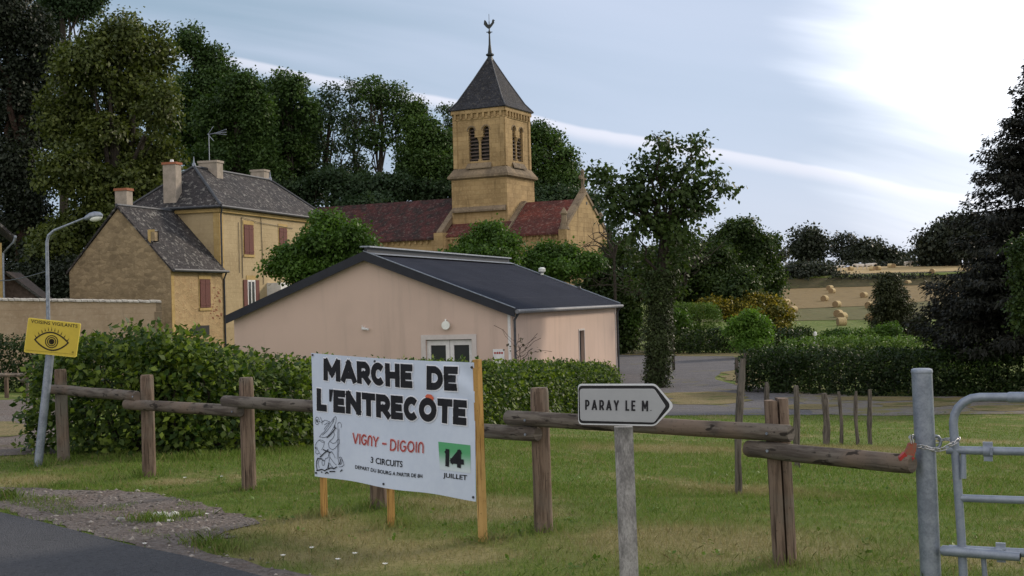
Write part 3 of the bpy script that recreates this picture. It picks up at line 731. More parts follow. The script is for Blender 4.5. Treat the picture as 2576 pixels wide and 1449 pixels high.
for q0, q1 in ((x0, xm-.01), (xm+.01, x1)):
    for r in (rect(q0, q0+.14, GZ, zt-.03), rect(q1-.14, q1, GZ, zt-.03), rect(q0+.14, q1-.14, zt-.2, zt-.03), rect(q0+.14, q1-.14, GZ+.15, GZ+.4), rect(q0+.14, q1-.14, GZ+1.05, GZ+1.17)):
        mb.pb(fp, r[0][0], r[1][0], r[0][1], r[2][1], -.15, -.10)
mb.build('frame', 'white_paint', dr)
mb = MB(); mb.pb(fp, x0, x1, GZ, zt, -.17, -.151); mb.build('pane', 'window_glass', dr)
mb = MB(); mb.pb(sp_, wx0, wx1, wz1-1.55, wz1, -.17, -.14); wn = mb.build('window', 'zinc', hall)
mb = MB(); mb.pb(sp_, wx0-.07, wx0, wz1-1.6, wz1+.07, .002, .02); mb.pb(sp_, wx1, wx1+.07, wz1-1.6, wz1+.07, .002, .02); mb.pb(sp_, wx0, wx1, wz1, wz1+.07, .002, .02)
mb.build('frame', 'surround_render', wn)
lx, lz = fp.px(1124.6, 818); mb = MB(); c = fp.w(lx, lz, .0)
mb.tube([fp.w(lx, lz, .06), fp.w(lx, lz-.0, .10), fp.w(lx, lz, .16)], [.11, .15, .15], 16); mb.tube([fp.w(lx-.02, lz+.17, 0), fp.w(lx-.02, lz+.19, .1), fp.w(lx, lz+.12, .12)], .028, 6)
mb.build('wall_lamp', 'lamp_glass', hall)
lx, lz = fp.px(920, 827); mb = MB(); mb.pb(fp, lx-.12, lx-.02, lz-.02, lz+.07, 0, .1); mb.tube([fp.w(lx-.05, lz+.0, .06), fp.w(lx+.16, lz-.02, .14)], .04, 8); mb.tube([fp.w(lx-.08, lz+.02, .02), fp.w(lx-.12, lz+.12, .06)], .012, 5)
mb.build('security_camera', 'white_paint', hall)
lx, lz = fp.px(1255, 890); mb = MB(); mb.pb(fp, lx-.2, lx+.2, lz-.35, lz+.16, .003, .03); sg = mb.build('notice_board', 'white_paint', hall)
mb = MB()
for i in range(4): mb.tube([fp.w(lx-.13+i*.085, lz+.03, .03), fp.w(lx-.13+i*.085, lz+.03, .036)], .038, 8)
mb.build('poster', 'lock_red', sg)
p = g(L+.1, 2.2, hz_(2.2)+.2)
p1_ = g(L+.15, W*.333, hz_(W*.333)+.16)
mb = MB(); mb.tube([p1_, p1_+Vector((0, 0, .1)), p1_+Vector((0, 0, .16)), p1_+Vector((0, 0, .3)), p1_+Vector((0, 0, .36))], [.07, .07, .16, .17, .08], 12); mb.build('roof_vent', 'lamp_glass', hall, True)
p2_ = g(L+.15, W*.165, hz_(W*.165)+.16)
mb = MB(); mb.tube([p2_, p2_+Vector((0, 0, .12))], [.1, .06], 8); mb.build('roof_vent', 'zinc', hall, True)

# ------------------------------------------------------------------ two-storey house
g, D, N = frame(-15.88, 69, .2853); W, L, ze, zr, I = 5.77, 14.06, 7.28, 9.77, 2.35; GZ = -2.0
hg = g
house = thing('hipped_house', g(L/2, W/2, Z(*g(L/2, W/2, 0)[:2])), 'two-storey ochre house with red shutters and a hipped grey slate roof', 'house')
mb = MB(); mb.g(g, .12, L-.1, .12, W-.1, GZ, ze-.02); mb.build('wall', 'house_render', house)
mb = MB(); o = .15
E0, E1, E2, E3 = g(-o, -o, ze), g(L+o, -o, ze), g(L+o, W+o, ze), g(-o, W+o, ze); R1, R2 = g(I, W/2, zr), g(L-I, W/2, zr)
mb.add([E0, E1, E2, E3, R1, R2], [(0, 1, 5, 4), (1, 2, 5), (2, 3, 4, 5), (3, 0, 4), (3, 2, 1, 0)])
rf = mb.build('roof', 'slate_lichen', house)
mb = MB()
for a, b in ((E0, R1), (E1, R2), (E2, R2), (E3, R1), (R1, R2)): mb.tube([a+Vector((0, 0, .02)), b+Vector((0, 0, .05))], .085, 6)
mb.build('ridge_tile', 'zinc', rf)
for p in (R1, R2):
    mb = MB(); mb.tube([p, p+Vector((0, 0, .18)), p+Vector((0, 0, .25)), p+Vector((0, 0, .6))], [.12, .1, .05, .015], 6); mb.build('finial', 'galvanised', rf)
def chim(par, g, a0, a1, b0, b1, z0, z1, cap='chimney_brick', m='chimney_render', pot=False):
    mb = MB(); mb.g(g, a0, a1, b0, b1, z0, z1); c = mb.build('chimney', m, par)
    mb = MB(); e = .05; mb.g(g, a0-e, a1+e, b0-e, b1+e, z1, z1+.13); mb.build('cap', cap, c)
    if pot: mb = MB(); mb.tube([g((a0+a1)/2, (b0+b1)/2, z1+.1), g((a0+a1)/2, (b0+b1)/2, z1+.3)], [.12, .09], 8); mb.build('pot', 'white_paint', c)
chim(rf, g, .15, .75, 2.75, 3.55, 7.0, 9.72, pot=True)
chim(rf, g, 3.8, 4.5, W/2-.65, W/2+.55, 9.2, 10.15, 'chimney_render')
chim(rf, g, L-2.6, L-1.9, W/2+.3, W/2+1.25, 7.9, 10.38, 'chimney_render')
mb = MB(); mb.g(g, -.03, L+.03, -.03, .10, ze-.34, ze-.16); mb.g(g, -.03, .10, .10, W, ze-.34, ze-.16); mb.build('cornice', 'quoin', house)
mb = MB(); mb.tube([g(-.2, -.22, ze-.05), g(L+.2, -.22, ze-.05)], .08, 6); mb.tube([g(-.22, -.2, ze-.05), g(-.22, W+.2, ze-.05)], .08, 6); mb.build('gutter', 'zinc', house)
mb = MB(); mb.tube([g(-.05, -.2, ze-.1), g(.12, -.01, ze-.5), g(.12, -.01, GZ)], .05, 6); mb.build('downpipe', 'zinc', house)
mb = MB(); mb.g(g, .08, .5, .07, .12, GZ, ze-.35); mb.g(g, .07, .12, .12, .45, GZ, ze-.35); mb.build('quoin', 'quoin', house)
fac = Pl(g(0, .12, 0), D)
def shutters(par, pl, u0, u1, v0, v1, ex=0.10):
    a, z1 = pl.px(u0, v0); b, _ = pl.px(u1, v0); _, z0 = pl.px(u0, v1)
    mb = MB(); mb.pb(pl, a-ex, b+ex, z1, z1+.22, .002, .03); mb.pb(pl, a-ex, b+ex, z0-.14, z0, .002, .06); mb.pb(pl, a-ex, a-.02, z0, z1, .002, .02); mb.pb(pl, b+.02, b+ex, z0, z1, .002, .02)
    w_ = mb.build('window', 'quoin', par); m_ = (a+b)/2
    for q0, q1 in ((a, m_-.015), (m_+.015, b)):
        mb = MB(); n = 4
        for i in range(n):
            e0 = q0+(q1-q0)*i/n; e1 = q0+(q1-q0)*(i+1)/n-.008; mb.pb(pl, e0, e1, z0+.02, z1-.02, .022, .055)
        mb.pb(pl, q0, q1, z0+.15, z0+.23, .055, .07); mb.pb(pl, q0, q1, z1-.25, z1-.17, .055, .07)
        mb.build('shutter', 'shutter_red', w_)
    return a, b, z0, z1
shutters(house, fac, 612.5, 635.5, 564, 640); shutters(house, fac, 701, 720, 572, 648); shutters(house, fac, 772, 788, 580, 655)
a, z1 = fac.px(611, 704); b, _ = fac.px(650, 704); _, z0 = fac.px(611, 780)
d_ = (b-a)/4; mb = MB(); mb.pb(fac, a+d_-.08, b-d_+.08, z1, z1+.25, .002, .03); mb.pb(fac, a+d_, b-d_, z0, z1, .002, .012); wn = mb.build('window', 'quoin', house)
mb = MB(); mb.pb(fac, a+d_, b-d_, z0, z1, .0125, .016); mb.build('pane', 'window_glass', wn)
mb = MB(); m_ = (a+b)/2
for q in (a+d_, m_-.05, b-d_-.09): mb.pb(fac, q, q+.09, z0, z1, .017, .045)
mb.pb(fac, a+d_+.09, b-d_-.09, z1-.1, z1, .017, .045); mb.build('frame', 'white_paint', wn)
for q0, q1 in ((a, a+d_-.02), (b-d_+.02, b)): mb = MB(); mb.pb(fac, q0, q1, z0, z1, .02, .06); mb.build('shutter', 'shutter_red', wn)
a, z1 = fac.px(671, 712); b, _ = fac.px(697, 712); _, z0 = fac.px(671, 760)
mb = MB(); mb.pb(fac, a, b, z0, z1, .002, .9); pr = mb.build('porch', 'white_paint', house)
mb = MB(); mb.pb(fac, a+.3, b-.25, z1-1.05, z1-.35, .9, .93); mb.build('pane', 'dark_opening', pr)
mb = MB(); aa, zz = fac.px(606, 560); ab, zb = fac.px(606, 700)
mb.tube([fac.w(aa, zz+.3, .04), fac.w(aa, zb, .04)], .02, 5); mb.tube([fac.w(aa-.35, zz, .04), fac.w(aa-.35, zb+.3, .04)], .015, 5)
c1, cz = fac.px(648, 560); mb.tube([fac.w(aa, zz+.3, .06), fac.w(c1, cz, .07), fac.w(fac.px(735, 575)[0], fac.px(735, 575)[1], .05)], .014, 5)
mb.tube([fac.w(c1+.35, cz+.5, .04), fac.w(c1+.5, cz-3.6, .04)], .018, 5)
mb.build('cable', 'zinc', house)
mb = MB(); q = g(4.1, W/2, 10.2); t_ = at(508, 338, q.y)
mb.tube([q, Vector((q.x, q.y, t_.z))], .022, 5); h = Vector((q.x, q.y, t_.z)); e = Vector((.95, -.25, .05))
mb.tube([h-e*.1, h+e*1.05], .02, 5)
for s in (-1, 0, 1): mb.tube([h+e*.35, h+e*1.15+Vector((0, 0, .16*s))], .018, 5)
for i in range(6): c = h+e*(.45+.11*i); mb.tube([c-Vector((.05, .25, 0)), c+Vector((.05, .25, 0))], .01, 4)
mb.tube([h+e*.25+Vector((.05, 0, .42)), h-e*.05, h+e*.25+Vector((.05, 0, -.42))], .02, 5)
mb.build('antenna', 'galvanised', house)

# ------------------------------------------------------------------ barn built against the house
Lb = 5.3; b0, W2 = -.12, 5.95; zb0, zbr = 3.75, 7.0
def bgf(a, b, z): return hg(a-Lb, b+b0, z)
barn = thing('stone_barn', bgf(0, W2/2, -1.9), 'narrow rubble stone barn gable with steep lichened roof, joined to the house', 'barn')
bf = Pl(bgf(0, 0, 0), -N); bs = Pl(bgf(0, 0, 0), D)
hx0, hz1 = bf.px(379, 583); hx1, _ = bf.px(389, 583); _, hz0 = bf.px(379, 606)
mb = MB(); holed(mb, bf, [(-W2, GZ), (0, GZ), (0, zb0), (-W2/2, zbr-.12), (-W2, zb0)], [rect(hx0, hx1, hz0, hz1)], 0, .3)
mb.add([bgf(0, W2, GZ), bgf(Lb, W2, GZ), bgf(Lb, W2, zb0), bgf(0, W2, zb0)], [(3, 2, 1, 0)]); mb.build('wall', 'barn_stone', barn)
mb = MB(); mb.pb(bs, 0.001, Lb+.06, GZ, zb0, -.3, 0.0); mb.build('wall', 'barn_side', barn)
mb = MB(); mb.pb(bf, hx0-.05, hx1+.05, hz0-.05, hz1+.05, -.32, -.30); mb.build('opening', 'dark_opening', barn)
mb = MB(); mb.pb(bf, hx0-.16, hx0, hz0-.1, hz1+.12, .003, .02); mb.pb(bf, hx0, hx1, hz1, hz1+.12, .003, .02); mb.build('lintel', 'quoin', barn)
mb = MB(); sb_ = (zbr-zb0)/(W2/2)
for s in (0, 1):
    e = -.16 if s == 0 else W2+.12; ez_ = zb0-(.16 if s == 0 else .12)*sb_
    mb.slab([bgf(-.1, e, ez_+.12), bgf(Lb+.1, e, ez_+.12), bgf(Lb+.1, W2/2, zbr+.1), bgf(-.1, W2/2, zbr+.1)], .13)
rb = mb.build('roof', 'slate_lichen', barn)
mb = MB(); mb.tube([bgf(-.12, W2/2, zbr+.09), bgf(Lb+.05, W2/2, zbr+.09)], .09, 6); mb.build('ridge_tile', 'zinc', rb)
mb = MB(); mb.tube([bgf(-.12, -.26, zb0-.1), bgf(Lb+.15, -.26, zb0-.1)], .08, 6); mb.build('gutter', 'zinc', barn)
mb = MB(); mb.tube([bgf(Lb+.02, -.2, zb0-.15), bgf(Lb+.02, -.05, zb0-.5), bgf(Lb+.02, -.05, GZ)], .05, 6); mb.build('downpipe', 'zinc', barn)
chim(rb, bgf, 1.2, 1.75, W2/2+.25, W2/2+.95, 6.0, 7.95)
mb = MB(); mb.pb(bs, .02, .3, GZ, zb0-.03, .002, .02); mb.build('quoin', 'quoin', barn)
shutters(barn, bs, 501.5, 527, 702, 775)
a, z1 = bs.px(487, 820); b, _ = bs.px(526, 820)
mb = MB(); mb.pb(bs, a, b, z1-.5, z1, .003, .02); mb.build('opening', 'dark_opening', barn)
mb = MB(); rr0 = random.Random(3)
for k in range(26):
    a, z1 = bs.px(rr0.uniform(528, 556), rr0.uniform(720, 800)); wq = rr0.uniform(.08, .2); mb.pb(bs, a, a+wq, z1-.06, z1, .002, .006+.0004*k)
mb.build('brick_repair', 'brick_wall', barn)

# ------------------------------------------------------------------ garden wall, leftmost house and shed
PA, PB_ = Vector((-25, 55.5, 0)), at(406, 762, 61); PB_ = Vector((PB_.x, PB_.y, 0)); ex = (PB_-PA).normalized(); Lw = (PB_-PA).length
wp = Pl(PA, ex); zl, zr2 = 2.33, 2.0
gw = thing('garden_wall', wp.w(Lw/2, -1.8), 'long plastered garden wall with a pale tiled coping, before the barn', 'wall')
mb = MB(); mb.hexa([wp.w(0, GZ, 0), wp.w(Lw, GZ, 0), wp.w(Lw, GZ, -.35), wp.w(0, GZ, -.35), wp.w(0, zl, 0), wp.w(Lw, zr2, 0), wp.w(Lw, zr2, -.35), wp.w(0, zl, -.35)]); mb.build('wall', 'garden_wall', gw)
mb = MB(); n = 36
for i in range(n):
    s0, s1 = Lw*i/n, Lw*(i+1)/n-.02; h0 = zl+(zr2-zl)*i/n+random.uniform(-.01, .02); h1 = zl+(zr2-zl)*(i+1)/n+random.uniform(-.01, .02)
    mb.hexa([wp.w(s0, h0, .09), wp.w(s1, h1, .09), wp.w(s1, h1, -.42), wp.w(s0, h0, -.42), wp.w(s0, h0+.08, .07), wp.w(s1, h1+.08, .07), wp.w(s1, h1+.13, -.18), wp.w(s0, h0+.13, -.18)])
mb.build('coping', 'coping_white', gw)
mb = MB()
for i in range(10):
    z0 = GZ+i*.4; mb.pb(wp, Lw-random.uniform(.22, .4), Lw+.003, z0, z0+.37, .002, .02)
mb.build('quoin', 'church_trim', gw)
lh = thing('yellow_house', (at(-60, 700, 62).x, 62, -1.8), 'ochre house cut by the left edge, only its eaves and gutter showing', 'house')
def er(u, y, z): return Vector((at(u, 650, y).x, y, z))        # corner on the line of sight u
ze_ = at(38, 592, 61.6).z; Y0_, Y1_ = 61.5, 67.0
mb = MB(); mb.hexa([er(-260, Y0_+.5, GZ), er(5, Y0_+.5, GZ), er(3, Y1_, GZ), er(-260, Y1_, GZ), er(-260, Y0_+.5, 5.15), er(5, Y0_+.5, 5.15), er(3, Y1_, 5.15), er(-260, Y1_, 5.15)]); mb.build('wall', 'quoin', lh)
mb = MB(); mb.slab([er(38, Y0_, ze_), er(34, Y1_, ze_), er(-110, Y1_, ze_+2.6), er(-110, Y0_, ze_+2.6)], .16); mb.slab([er(-270, Y0_, ze_), er(-270, Y1_, ze_), er(-110, Y1_, ze_+2.6), er(-110, Y0_, ze_+2.6)], .16); mb.build('roof', 'slate_lichen', lh)
mb = MB(); mb.tube([er(40, Y0_-.1, ze_-.07), er(36, Y1_, ze_-.07)], .07, 6); mb.tube([er(39, Y0_, ze_-.1), er(34, Y0_+.05, ze_-.35), er(8, Y0_+.3, ze_-.85), er(8, Y0_+.3, GZ)], .05, 6); mb.build('gutter', 'galvanised', lh)
sh = thing('dark_shed', (at(40, 740, 66).x, 66, -1.8), 'low dark shed roof seen over the garden wall at the left', 'shed')
pA, pB, = at(5, 676, 63), at(118, 757, 63)
mb = MB(); mb.slab([(pB.x, 63, pB.z), er(112, 67, pB.z), er(2, 67, pA.z), (pA.x, 63, pA.z)], .15); mb.build('roof', 'roof_grey', sh)
mb = MB(); mb.prism([(pA.x, 63.3, GZ), (pB.x-.3, 63.3, GZ), (pB.x-.3, 63.3, pB.z-.05), (pA.x, 63.3, pA.z-.12)], (-.5, 3.4, 0)); mb.build('wall', 'louvre_wood', sh)

# ------------------------------------------------------------------ church
g, D, N = frame(-1.283, 101.25, .4644); GZ = -2.2; z1, z2, za = 11.42, 16.8, 21.24
ch = thing('church', g(0, 4, Z(*g(0, 4, 0)[:2])), 'yellow stone church with a square bell tower and a pointed slate spire', 'church')
FD = [(-D, -N), (-N, D), (D, N), (N, -D)]       # outward normal, horizontal axis
def face(i, h): n, ex = FD[i]; return Pl(g(0, 0, 0)+n*h, ex, n)
hl, hu = 2.46, 2.28
mb = MB(); mb.g(g, -hl, hl, -hl, hl, GZ, z1); mb.build('tower_base', 'church_stone', ch)
mb = MB()
def ring(mb, h0, h1, za_, zb_): 
    mb.hexa([g(-h0, -h0, za_), g(h0, -h0, za_), g(h0, h0, za_), g(-h0, h0, za_), g(-h1, -h1, zb_), g(h1, -h1, zb_), g(h1, h1, zb_), g(-h1, h1, zb_)])
ring(mb, hl+.02, hl+.2, z1-.12, z1); ring(mb, hl+.24, hl+.24, z1, z1+.2); ring(mb, hl+.2, hu+.02, z1+.2, z1+.78)
mb.build('cornice', 'church_trim', ch)
mb = MB(); zb_, zc, zs, zo = z1+.7, 14.75, 15.15, 12.72
for i in range(4):
    f = face(i, hu)
    hole = [(-.92, zo), (.92, zo), (.92, zs)]+[(.645+.275*math.cos(math.pi*k/8), zs+.275*math.sin(math.pi*k/8)) for k in range(9)][1:]+[(.37, zc), (-.37, zc), (-.37, zs)]+[(-.645+.275*math.cos(math.pi*k/8), zs+.275*math.sin(math.pi*k/8)) for k in range(9)][1:]
    holed(mb, f, rect(-hu, hu, zb_, z2), [hole], 0, .42)
mb.build('belfry', 'church_stone', ch)
mb = MB()
for i in range(4):
    f = face(i, hu); 
    mb.pb(f, -hu+.02, -hu+.34, zb_+.1, 16.0, .002, .07); mb.pb(f, hu-.34, hu-.02, zb_+.1, 16.0, .002, .07)
    mb.pb(f, -hu-.06, hu+.06, 16.5, 16.8, .002, .16); n = 9
    for k in range(n):
        c = -hu+.25+(2*hu-.5)*k/(n-1); mb.pb(f, c-.085, c+.085, 16.12, 16.5, .002, .15)
    mb.pb(f, -hu, hu, 16.02, 16.12, .002, .05)
mb.build('corbel_table', 'church_stone', ch)
for i in range(4):
    f = face(i, hu); mb = MB(); mb.pb(f, -1.0, 1.0, zo-.1, 15.5, -.50, -.44); lv = mb.build('louvre', 'dark_opening', ch); mb = MB()
    for s in (-1, 1):
        for k in range(9):
            z = zo+.12+k*.285; mb.hexa([f.w(s*.52-.42, z, -.14), f.w(s*.52+.42, z, -.14), f.w(s*.52+.42, z+.13, -.40), f.w(s*.52-.42, z+.13, -.40), f.w(s*.52-.42, z+.05, -.14), f.w(s*.52+.42, z+.05, -.14), f.w(s*.52+.42, z+.18, -.40), f.w(s*.52-.42, z+.18, -.40)])
    mb.build('slat', 'louvre_wood', lv); mb = MB()
    mb.tube([f.w(0, zo, -.2), f.w(0, zo+.12, -.2), f.w(0, zo+.2, -.2), f.w(0, 14.15, -.2), f.w(0, 14.28, -.2), f.w(0, 14.6, -.2)], [.2, .2, .11, .11, .13, .26], 10); mb.pb(f, -.36, .36, 14.6, zc+.01, -.40, .02)
    mb.build('column', 'church_stone', ch); mb = MB()
    for s in (-1, 1):
        P = [f.w(s*.645+.36*math.cos(math.pi*k/10), zs+.36*math.sin(math.pi*k/10), .01) for k in range(11)]; mb.tube(P, .05, 5)
    mb.build('arch_moulding', 'church_trim', ch); mb = MB()
    mb.hexa([f.w(-1.15, zb_, .22), f.w(1.15, zb_, .22), f.w(1.0, zo, -.1), f.w(-1.0, zo, -.1), f.w(-1.15, zb_+.08, .22), f.w(1.15, zb_+.08, .22), f.w(1.0, zo+.03, -.1), f.w(-1.0, zo+.03, -.1)]); mb.build('sill', 'church_trim', ch)
mb = MB(); prof = [(2.52, z2), (2.54, z2+.06), (2.02, z2+.72), (1.0, z2+2.62), (.09, za)]
for (ha, a_), (hb, b_) in zip(prof[:-1], prof[1:]):
    A = [g(-ha, -ha, a_), g(ha, -ha, a_), g(ha, ha, a_), g(-ha, ha, a_)]; B = [g(-hb, -hb, b_), g(hb, -hb, b_), g(hb, hb, b_), g(-hb, hb, b_)]
    mb.add(A+B, [(j, (j+1) % 4, 4+(j+1) % 4, 4+j) for j in range(4)])
mb.add([g(-2.52, -2.52, z2), g(2.52, -2.52, z2), g(2.52, 2.52, z2), g(-2.52, 2.52, z2)], [(3, 2, 1, 0)])
spire = mb.build('spire', 'slate_spire', ch)
mb = MB()
for sx, sy in ((-1, -1), (1, -1), (1, 1), (-1, 1)): mb.tube([g(sx*h, sy*h, z+.02) for h, z in prof[1:]], .06, 5)
mb.build('ridge_tile', 'zinc', spire)
c = g(0, 0, 0); mb = MB()
def cz_(z): return c+Vector((0, 0, z))
mb.tube([cz_(za-.25), cz_(za+.1), cz_(za+.18), cz_(za+.25), cz_(za+.35), cz_(za+1.1), cz_(za+1.9), cz_(24.15)], [.26, .2, .34, .34, .18, .09, .06, .035], 10)
for z, r in ((za+2.0, .12), (23.35, .09)): mb.tube([cz_(z-r), cz_(z-r*.6), cz_(z), cz_(z+r*.6), cz_(z+r)], [.02, r*.8, r, r*.8, .02], 8)
sdx = Vector((1, 0, 0)); mb.tube([cz_(za+2.05)-sdx*.24, cz_(za+2.05)+sdx*.24], .04, 6); mb.tube([cz_(24.1), cz_(24.75)], .02, 5)
fn = mb.build('finial', 'bronze', spire)
ck = [(-.42, .48), (-.46, .18), (-.3, -.02), (-.12, -.18), (.02, -.2), (.14, -.1), (.3, .1), (.44, .3), (.42, .44), (.5, .5), (.4, .55), (.34, .62), (.26, .5), (.22, .32), (.05, .14), (-.1, .16), (-.2, .36), (-.3, .5), (-.36, .56)]
mb = MB(); mb.prism([cz_(23.75)+sdx*(x*.95)+Vector((0, -.03, y*.95)) for x, y in ck], (0, .06, 0)); mb.build('weathercock', 'bronze', spire)
# string course, small lean-to roofs in front of the tower
mb = MB(); mb.hexa([g(-hl-.32, -hl+.1, 8.72), g(-hl, -hl+.1, 8.72), g(-hl, hl-.1, 8.72), g(-hl-.32, hl-.1, 8.72), g(-hl-.32, -hl+.1, 8.85), g(-hl, -hl+.1, 9.15), g(-hl, hl-.1, 9.15), g(-hl-.32, hl-.1, 8.85)]); mb.build('string_course', 'church_trim', ch)
mb = MB(); mb.slab([g(-4.05, -hl-.3, 6.85), g(-4.05, hl, 6.85), g(-hl, hl, 7.85), g(-hl, -hl-.3, 7.85)], .12); mb.build('roof', 'roof_red_bright', ch)
mb = MB(); mb.g(g, -3.85, -hl-.01, -hl-.2, hl, GZ, 6.85)
mb.build('wall', 'church_stone', ch)
def corbels(mb, pl, x0, x1, z, step=.52):
    n = int((x1-x0)/step)
    for k in range(n+1):
        c = x0+(x1-x0)*k/n; mb.pb(pl, c-.07, c+.07, z-.4, z-.14, .002, .14)
    mb.pb(pl, x0-.1, x1+.1, z-.14, z, .002, .17)
    for k in range(n):
        c = x0+(x1-x0)*(k+.5)/n; r = (x1-x0)/n/2
        mb.tube([pl.w(c+r*.8*math.cos(math.pi*j/4), z-.34+r*.75*math.sin(math.pi*j/4), .06) for j in range(5)], .035, 4)
mb = MB(); pf = Pl(g(-3.85, 0, 0), -N); corbels(mb, pf, -hl+.1, hl-.2, 6.72); mb.build('corbel_table', 'church_stone', ch)
mb = MB(); mb.slab([g(-6.2, -1.2, 3.4), g(-6.2, 1.7, 3.4), g(-3.87, 1.7, 6.0), g(-3.87, -1.2, 6.0)], .12); mb.build('roof', 'roof_grey', ch)
mb = MB(); mb.g(g, -6.0, -3.87, -1.1, 1.6, GZ, 3.5); mb.build('wall', 'church_stone', ch)
# nave to the left
wn_, zen, zrn, bn = 3.95, 6.85, 10.15, 17.0
mb = MB(); mb.g(g, -wn_+.15, wn_-.15, hl+.01, bn, GZ, zen-.02); mb.add([g(-wn_+.15, bn, zen), g(wn_-.15, bn, zen), g(0, bn, zrn-.1)], [(0, 1, 2)]); mb.build('nave_wall', 'church_stone', ch)
mb = MB()
for s in (-1, 1): mb.slab([g(s*(wn_+.12), hl+.3, zen-.1), g(s*(wn_+.12), bn+.2, zen-.1), g(0, bn+.2, zrn), g(0, hl+.3, zrn)], .14)
mb.build('nave_roof', 'roof_red', ch)
mb = MB(); pn = Pl(g(-wn_+.15, 0, 0), -N); corbels(mb, pn, -bn+.2, -hl-1.0, zen-.12)
mb.build('corbel_table', 'church_stone', ch)
ax, azt = pn.px(1025, 627); mb = MB(); r = .95
for rr_, tt in ((r, .07), (r*.78, .04)): mb.tube([pn.w(ax+rr_*math.cos(math.pi*k/14), azt-r+rr_*math.sin(math.pi*k/14), .02) for k in range(15)], tt, 5)
mb.build('arch_moulding', 'church_trim', ch)
mb = MB(); mb.tube([pn.w(ax, azt-r-.1, .0), pn.w(ax, azt-r-.1, .04)], .28, 14); mb.build('oculus', 'dark_opening', ch)
# raked parapets on both sides of the crossing
for nm, b_0, b_1, wq, zt_, zl_ in (('l', hl, hl+.5, wn_+.25, zrn+.2, zen+.35), ('r', -hl-.45, -hl, 3.75, 9.55, 6.85)):
    mb = MB()
    for s in (-1, 1):
        P = [g(0, b_0, zt_), g(s*wq, b_0, zl_), g(s*wq, b_0, zl_-.55), g(0, b_0, zt_-.55)]; mb.prism(P, g(0, b_1, 0)-g(0, b_0, 0))
    mb.build('parapet', 'church_trim', ch)
    mb = MB(); mb.g(g, -wq-.25, -wq+.7, b_0-.25, b_1+.1, 5.3 if nm == 'l' else 6.2, zl_-.1); mb.build('kneeler', 'church_stone', ch)
mb = MB()
P = [(-4.75, GZ), (-3.8, GZ), (-3.8, 6.7), (-4.35, 6.7), (-4.35, 5.6), (-4.5, 5.2), (-4.75, 4.6)]
mb.prism([g(p[0], hl-.35, p[1]) for p in P], g(0, hl+.35, 0)-g(0, hl-.35, 0)); mb.g(g, -4.15, -3.8, hl+.5, hl+1.0, GZ, zen-.3)
mb.build('buttress', 'church_stone', ch)
# choir to the right, ending in a gable
wc, zec, zrc, bc = 3.6, 6.80, 9.42, -8.0
gp_ = Pl(g(0, bc, 0), D, -N)
mb = MB(); mb.g(g, -wc+.15, wc-.15, bc+.01, -hl-.01, GZ, zec-.02)
mb.prism([gp_.w(-wc, GZ), gp_.w(wc, GZ), gp_.w(wc, zec+.35), gp_.w(0, zrc+.35), gp_.w(-wc, zec+.35)], N*.45)
mb.build('choir_wall', 'church_stone', ch)
mb = MB()
for s in (-1, 1): mb.slab([g(s*(wc+.12), bc+.44, zec-.1), g(s*(wc+.12), -hl-.4, zec-.1), g(0, -hl-.4, zrc), g(0, bc+.44, zrc)], .14)
mb.build('choir_roof', 'roof_red_bright', ch)
mb = MB(); pc = Pl(g(-wc+.15, 0, 0), -N); corbels(mb, pc, hl+.4, -bc-.9, zec-.12); mb.build('corbel_table', 'church_stone', ch)
mb = MB()
for s in (-1, 1):
    P = [gp_.w(0, zrc+.62, .08), gp_.w(s*(wc+.1), zec+.58, .08), gp_.w(s*(wc+.1), zec+.32, .08), gp_.w(0, zrc+.33, .08)]; mb.prism(P, N*.6)
mb.build('coping', 'church_trim', ch)
for s in (-1, 1):
    q = gp_.w(s*wc, 0, -.25); mb = MB()
    mb.g(lambda a, b, z: q+D*a+N*b+Vector((0, 0, z)), -.34, .34, -.34, .34, GZ, zec+.1); bt = mb.build('buttress', 'church_stone', ch)
    def qz(z): return q+Vector((0, 0, z))
    mb = MB(); mb.tube([qz(zec+.1), qz(zec+.25), qz(zec+.5), qz(zec+1.15), qz(zec+1.3), qz(zec+1.45), qz(zec+1.75)], [.42, .36, .25, .2, .28, .22, .04], 8); mb.build('pinnacle', 'church_trim', bt)
q = gp_.w(0, 0, -.2); mb = MB()
def qz(z): return q+Vector((0, 0, z))
mb.tube([qz(zrc+.45), qz(zrc+.7), qz(zrc+.85), qz(zrc+1.1)], [.3, .26, .14, .12], 8)
t_ = D
mb.g(lambda a, b, z: q+D*a+N*b+Vector((0, 0, z)), -.11, .11, -.1, .1, zrc+1.05, zrc+2.1); mb.g(lambda a, b, z: q+D*a+N*b+Vector((0, 0, z)), -.42, .42, -.095, .095, zrc+1.5, zrc+1.72)
for a_, z_ in ((-.42, 1.61), (.42, 1.61), (0, 2.1)): mb.tube([q+D*a_-N*.09+Vector((0, 0, zrc+z_)), q+D*a_+N*.09+Vector((0, 0, zrc+z_))], .17, 8)
mb.build('cross', 'church_trim', ch)
mb = MB(); mb.tube([gp_.w(.2, zrc-.35, .0), gp_.w(.2, zrc-.35, .02)], .13, 8); mb.build('oculus', 'dark_opening', ch)

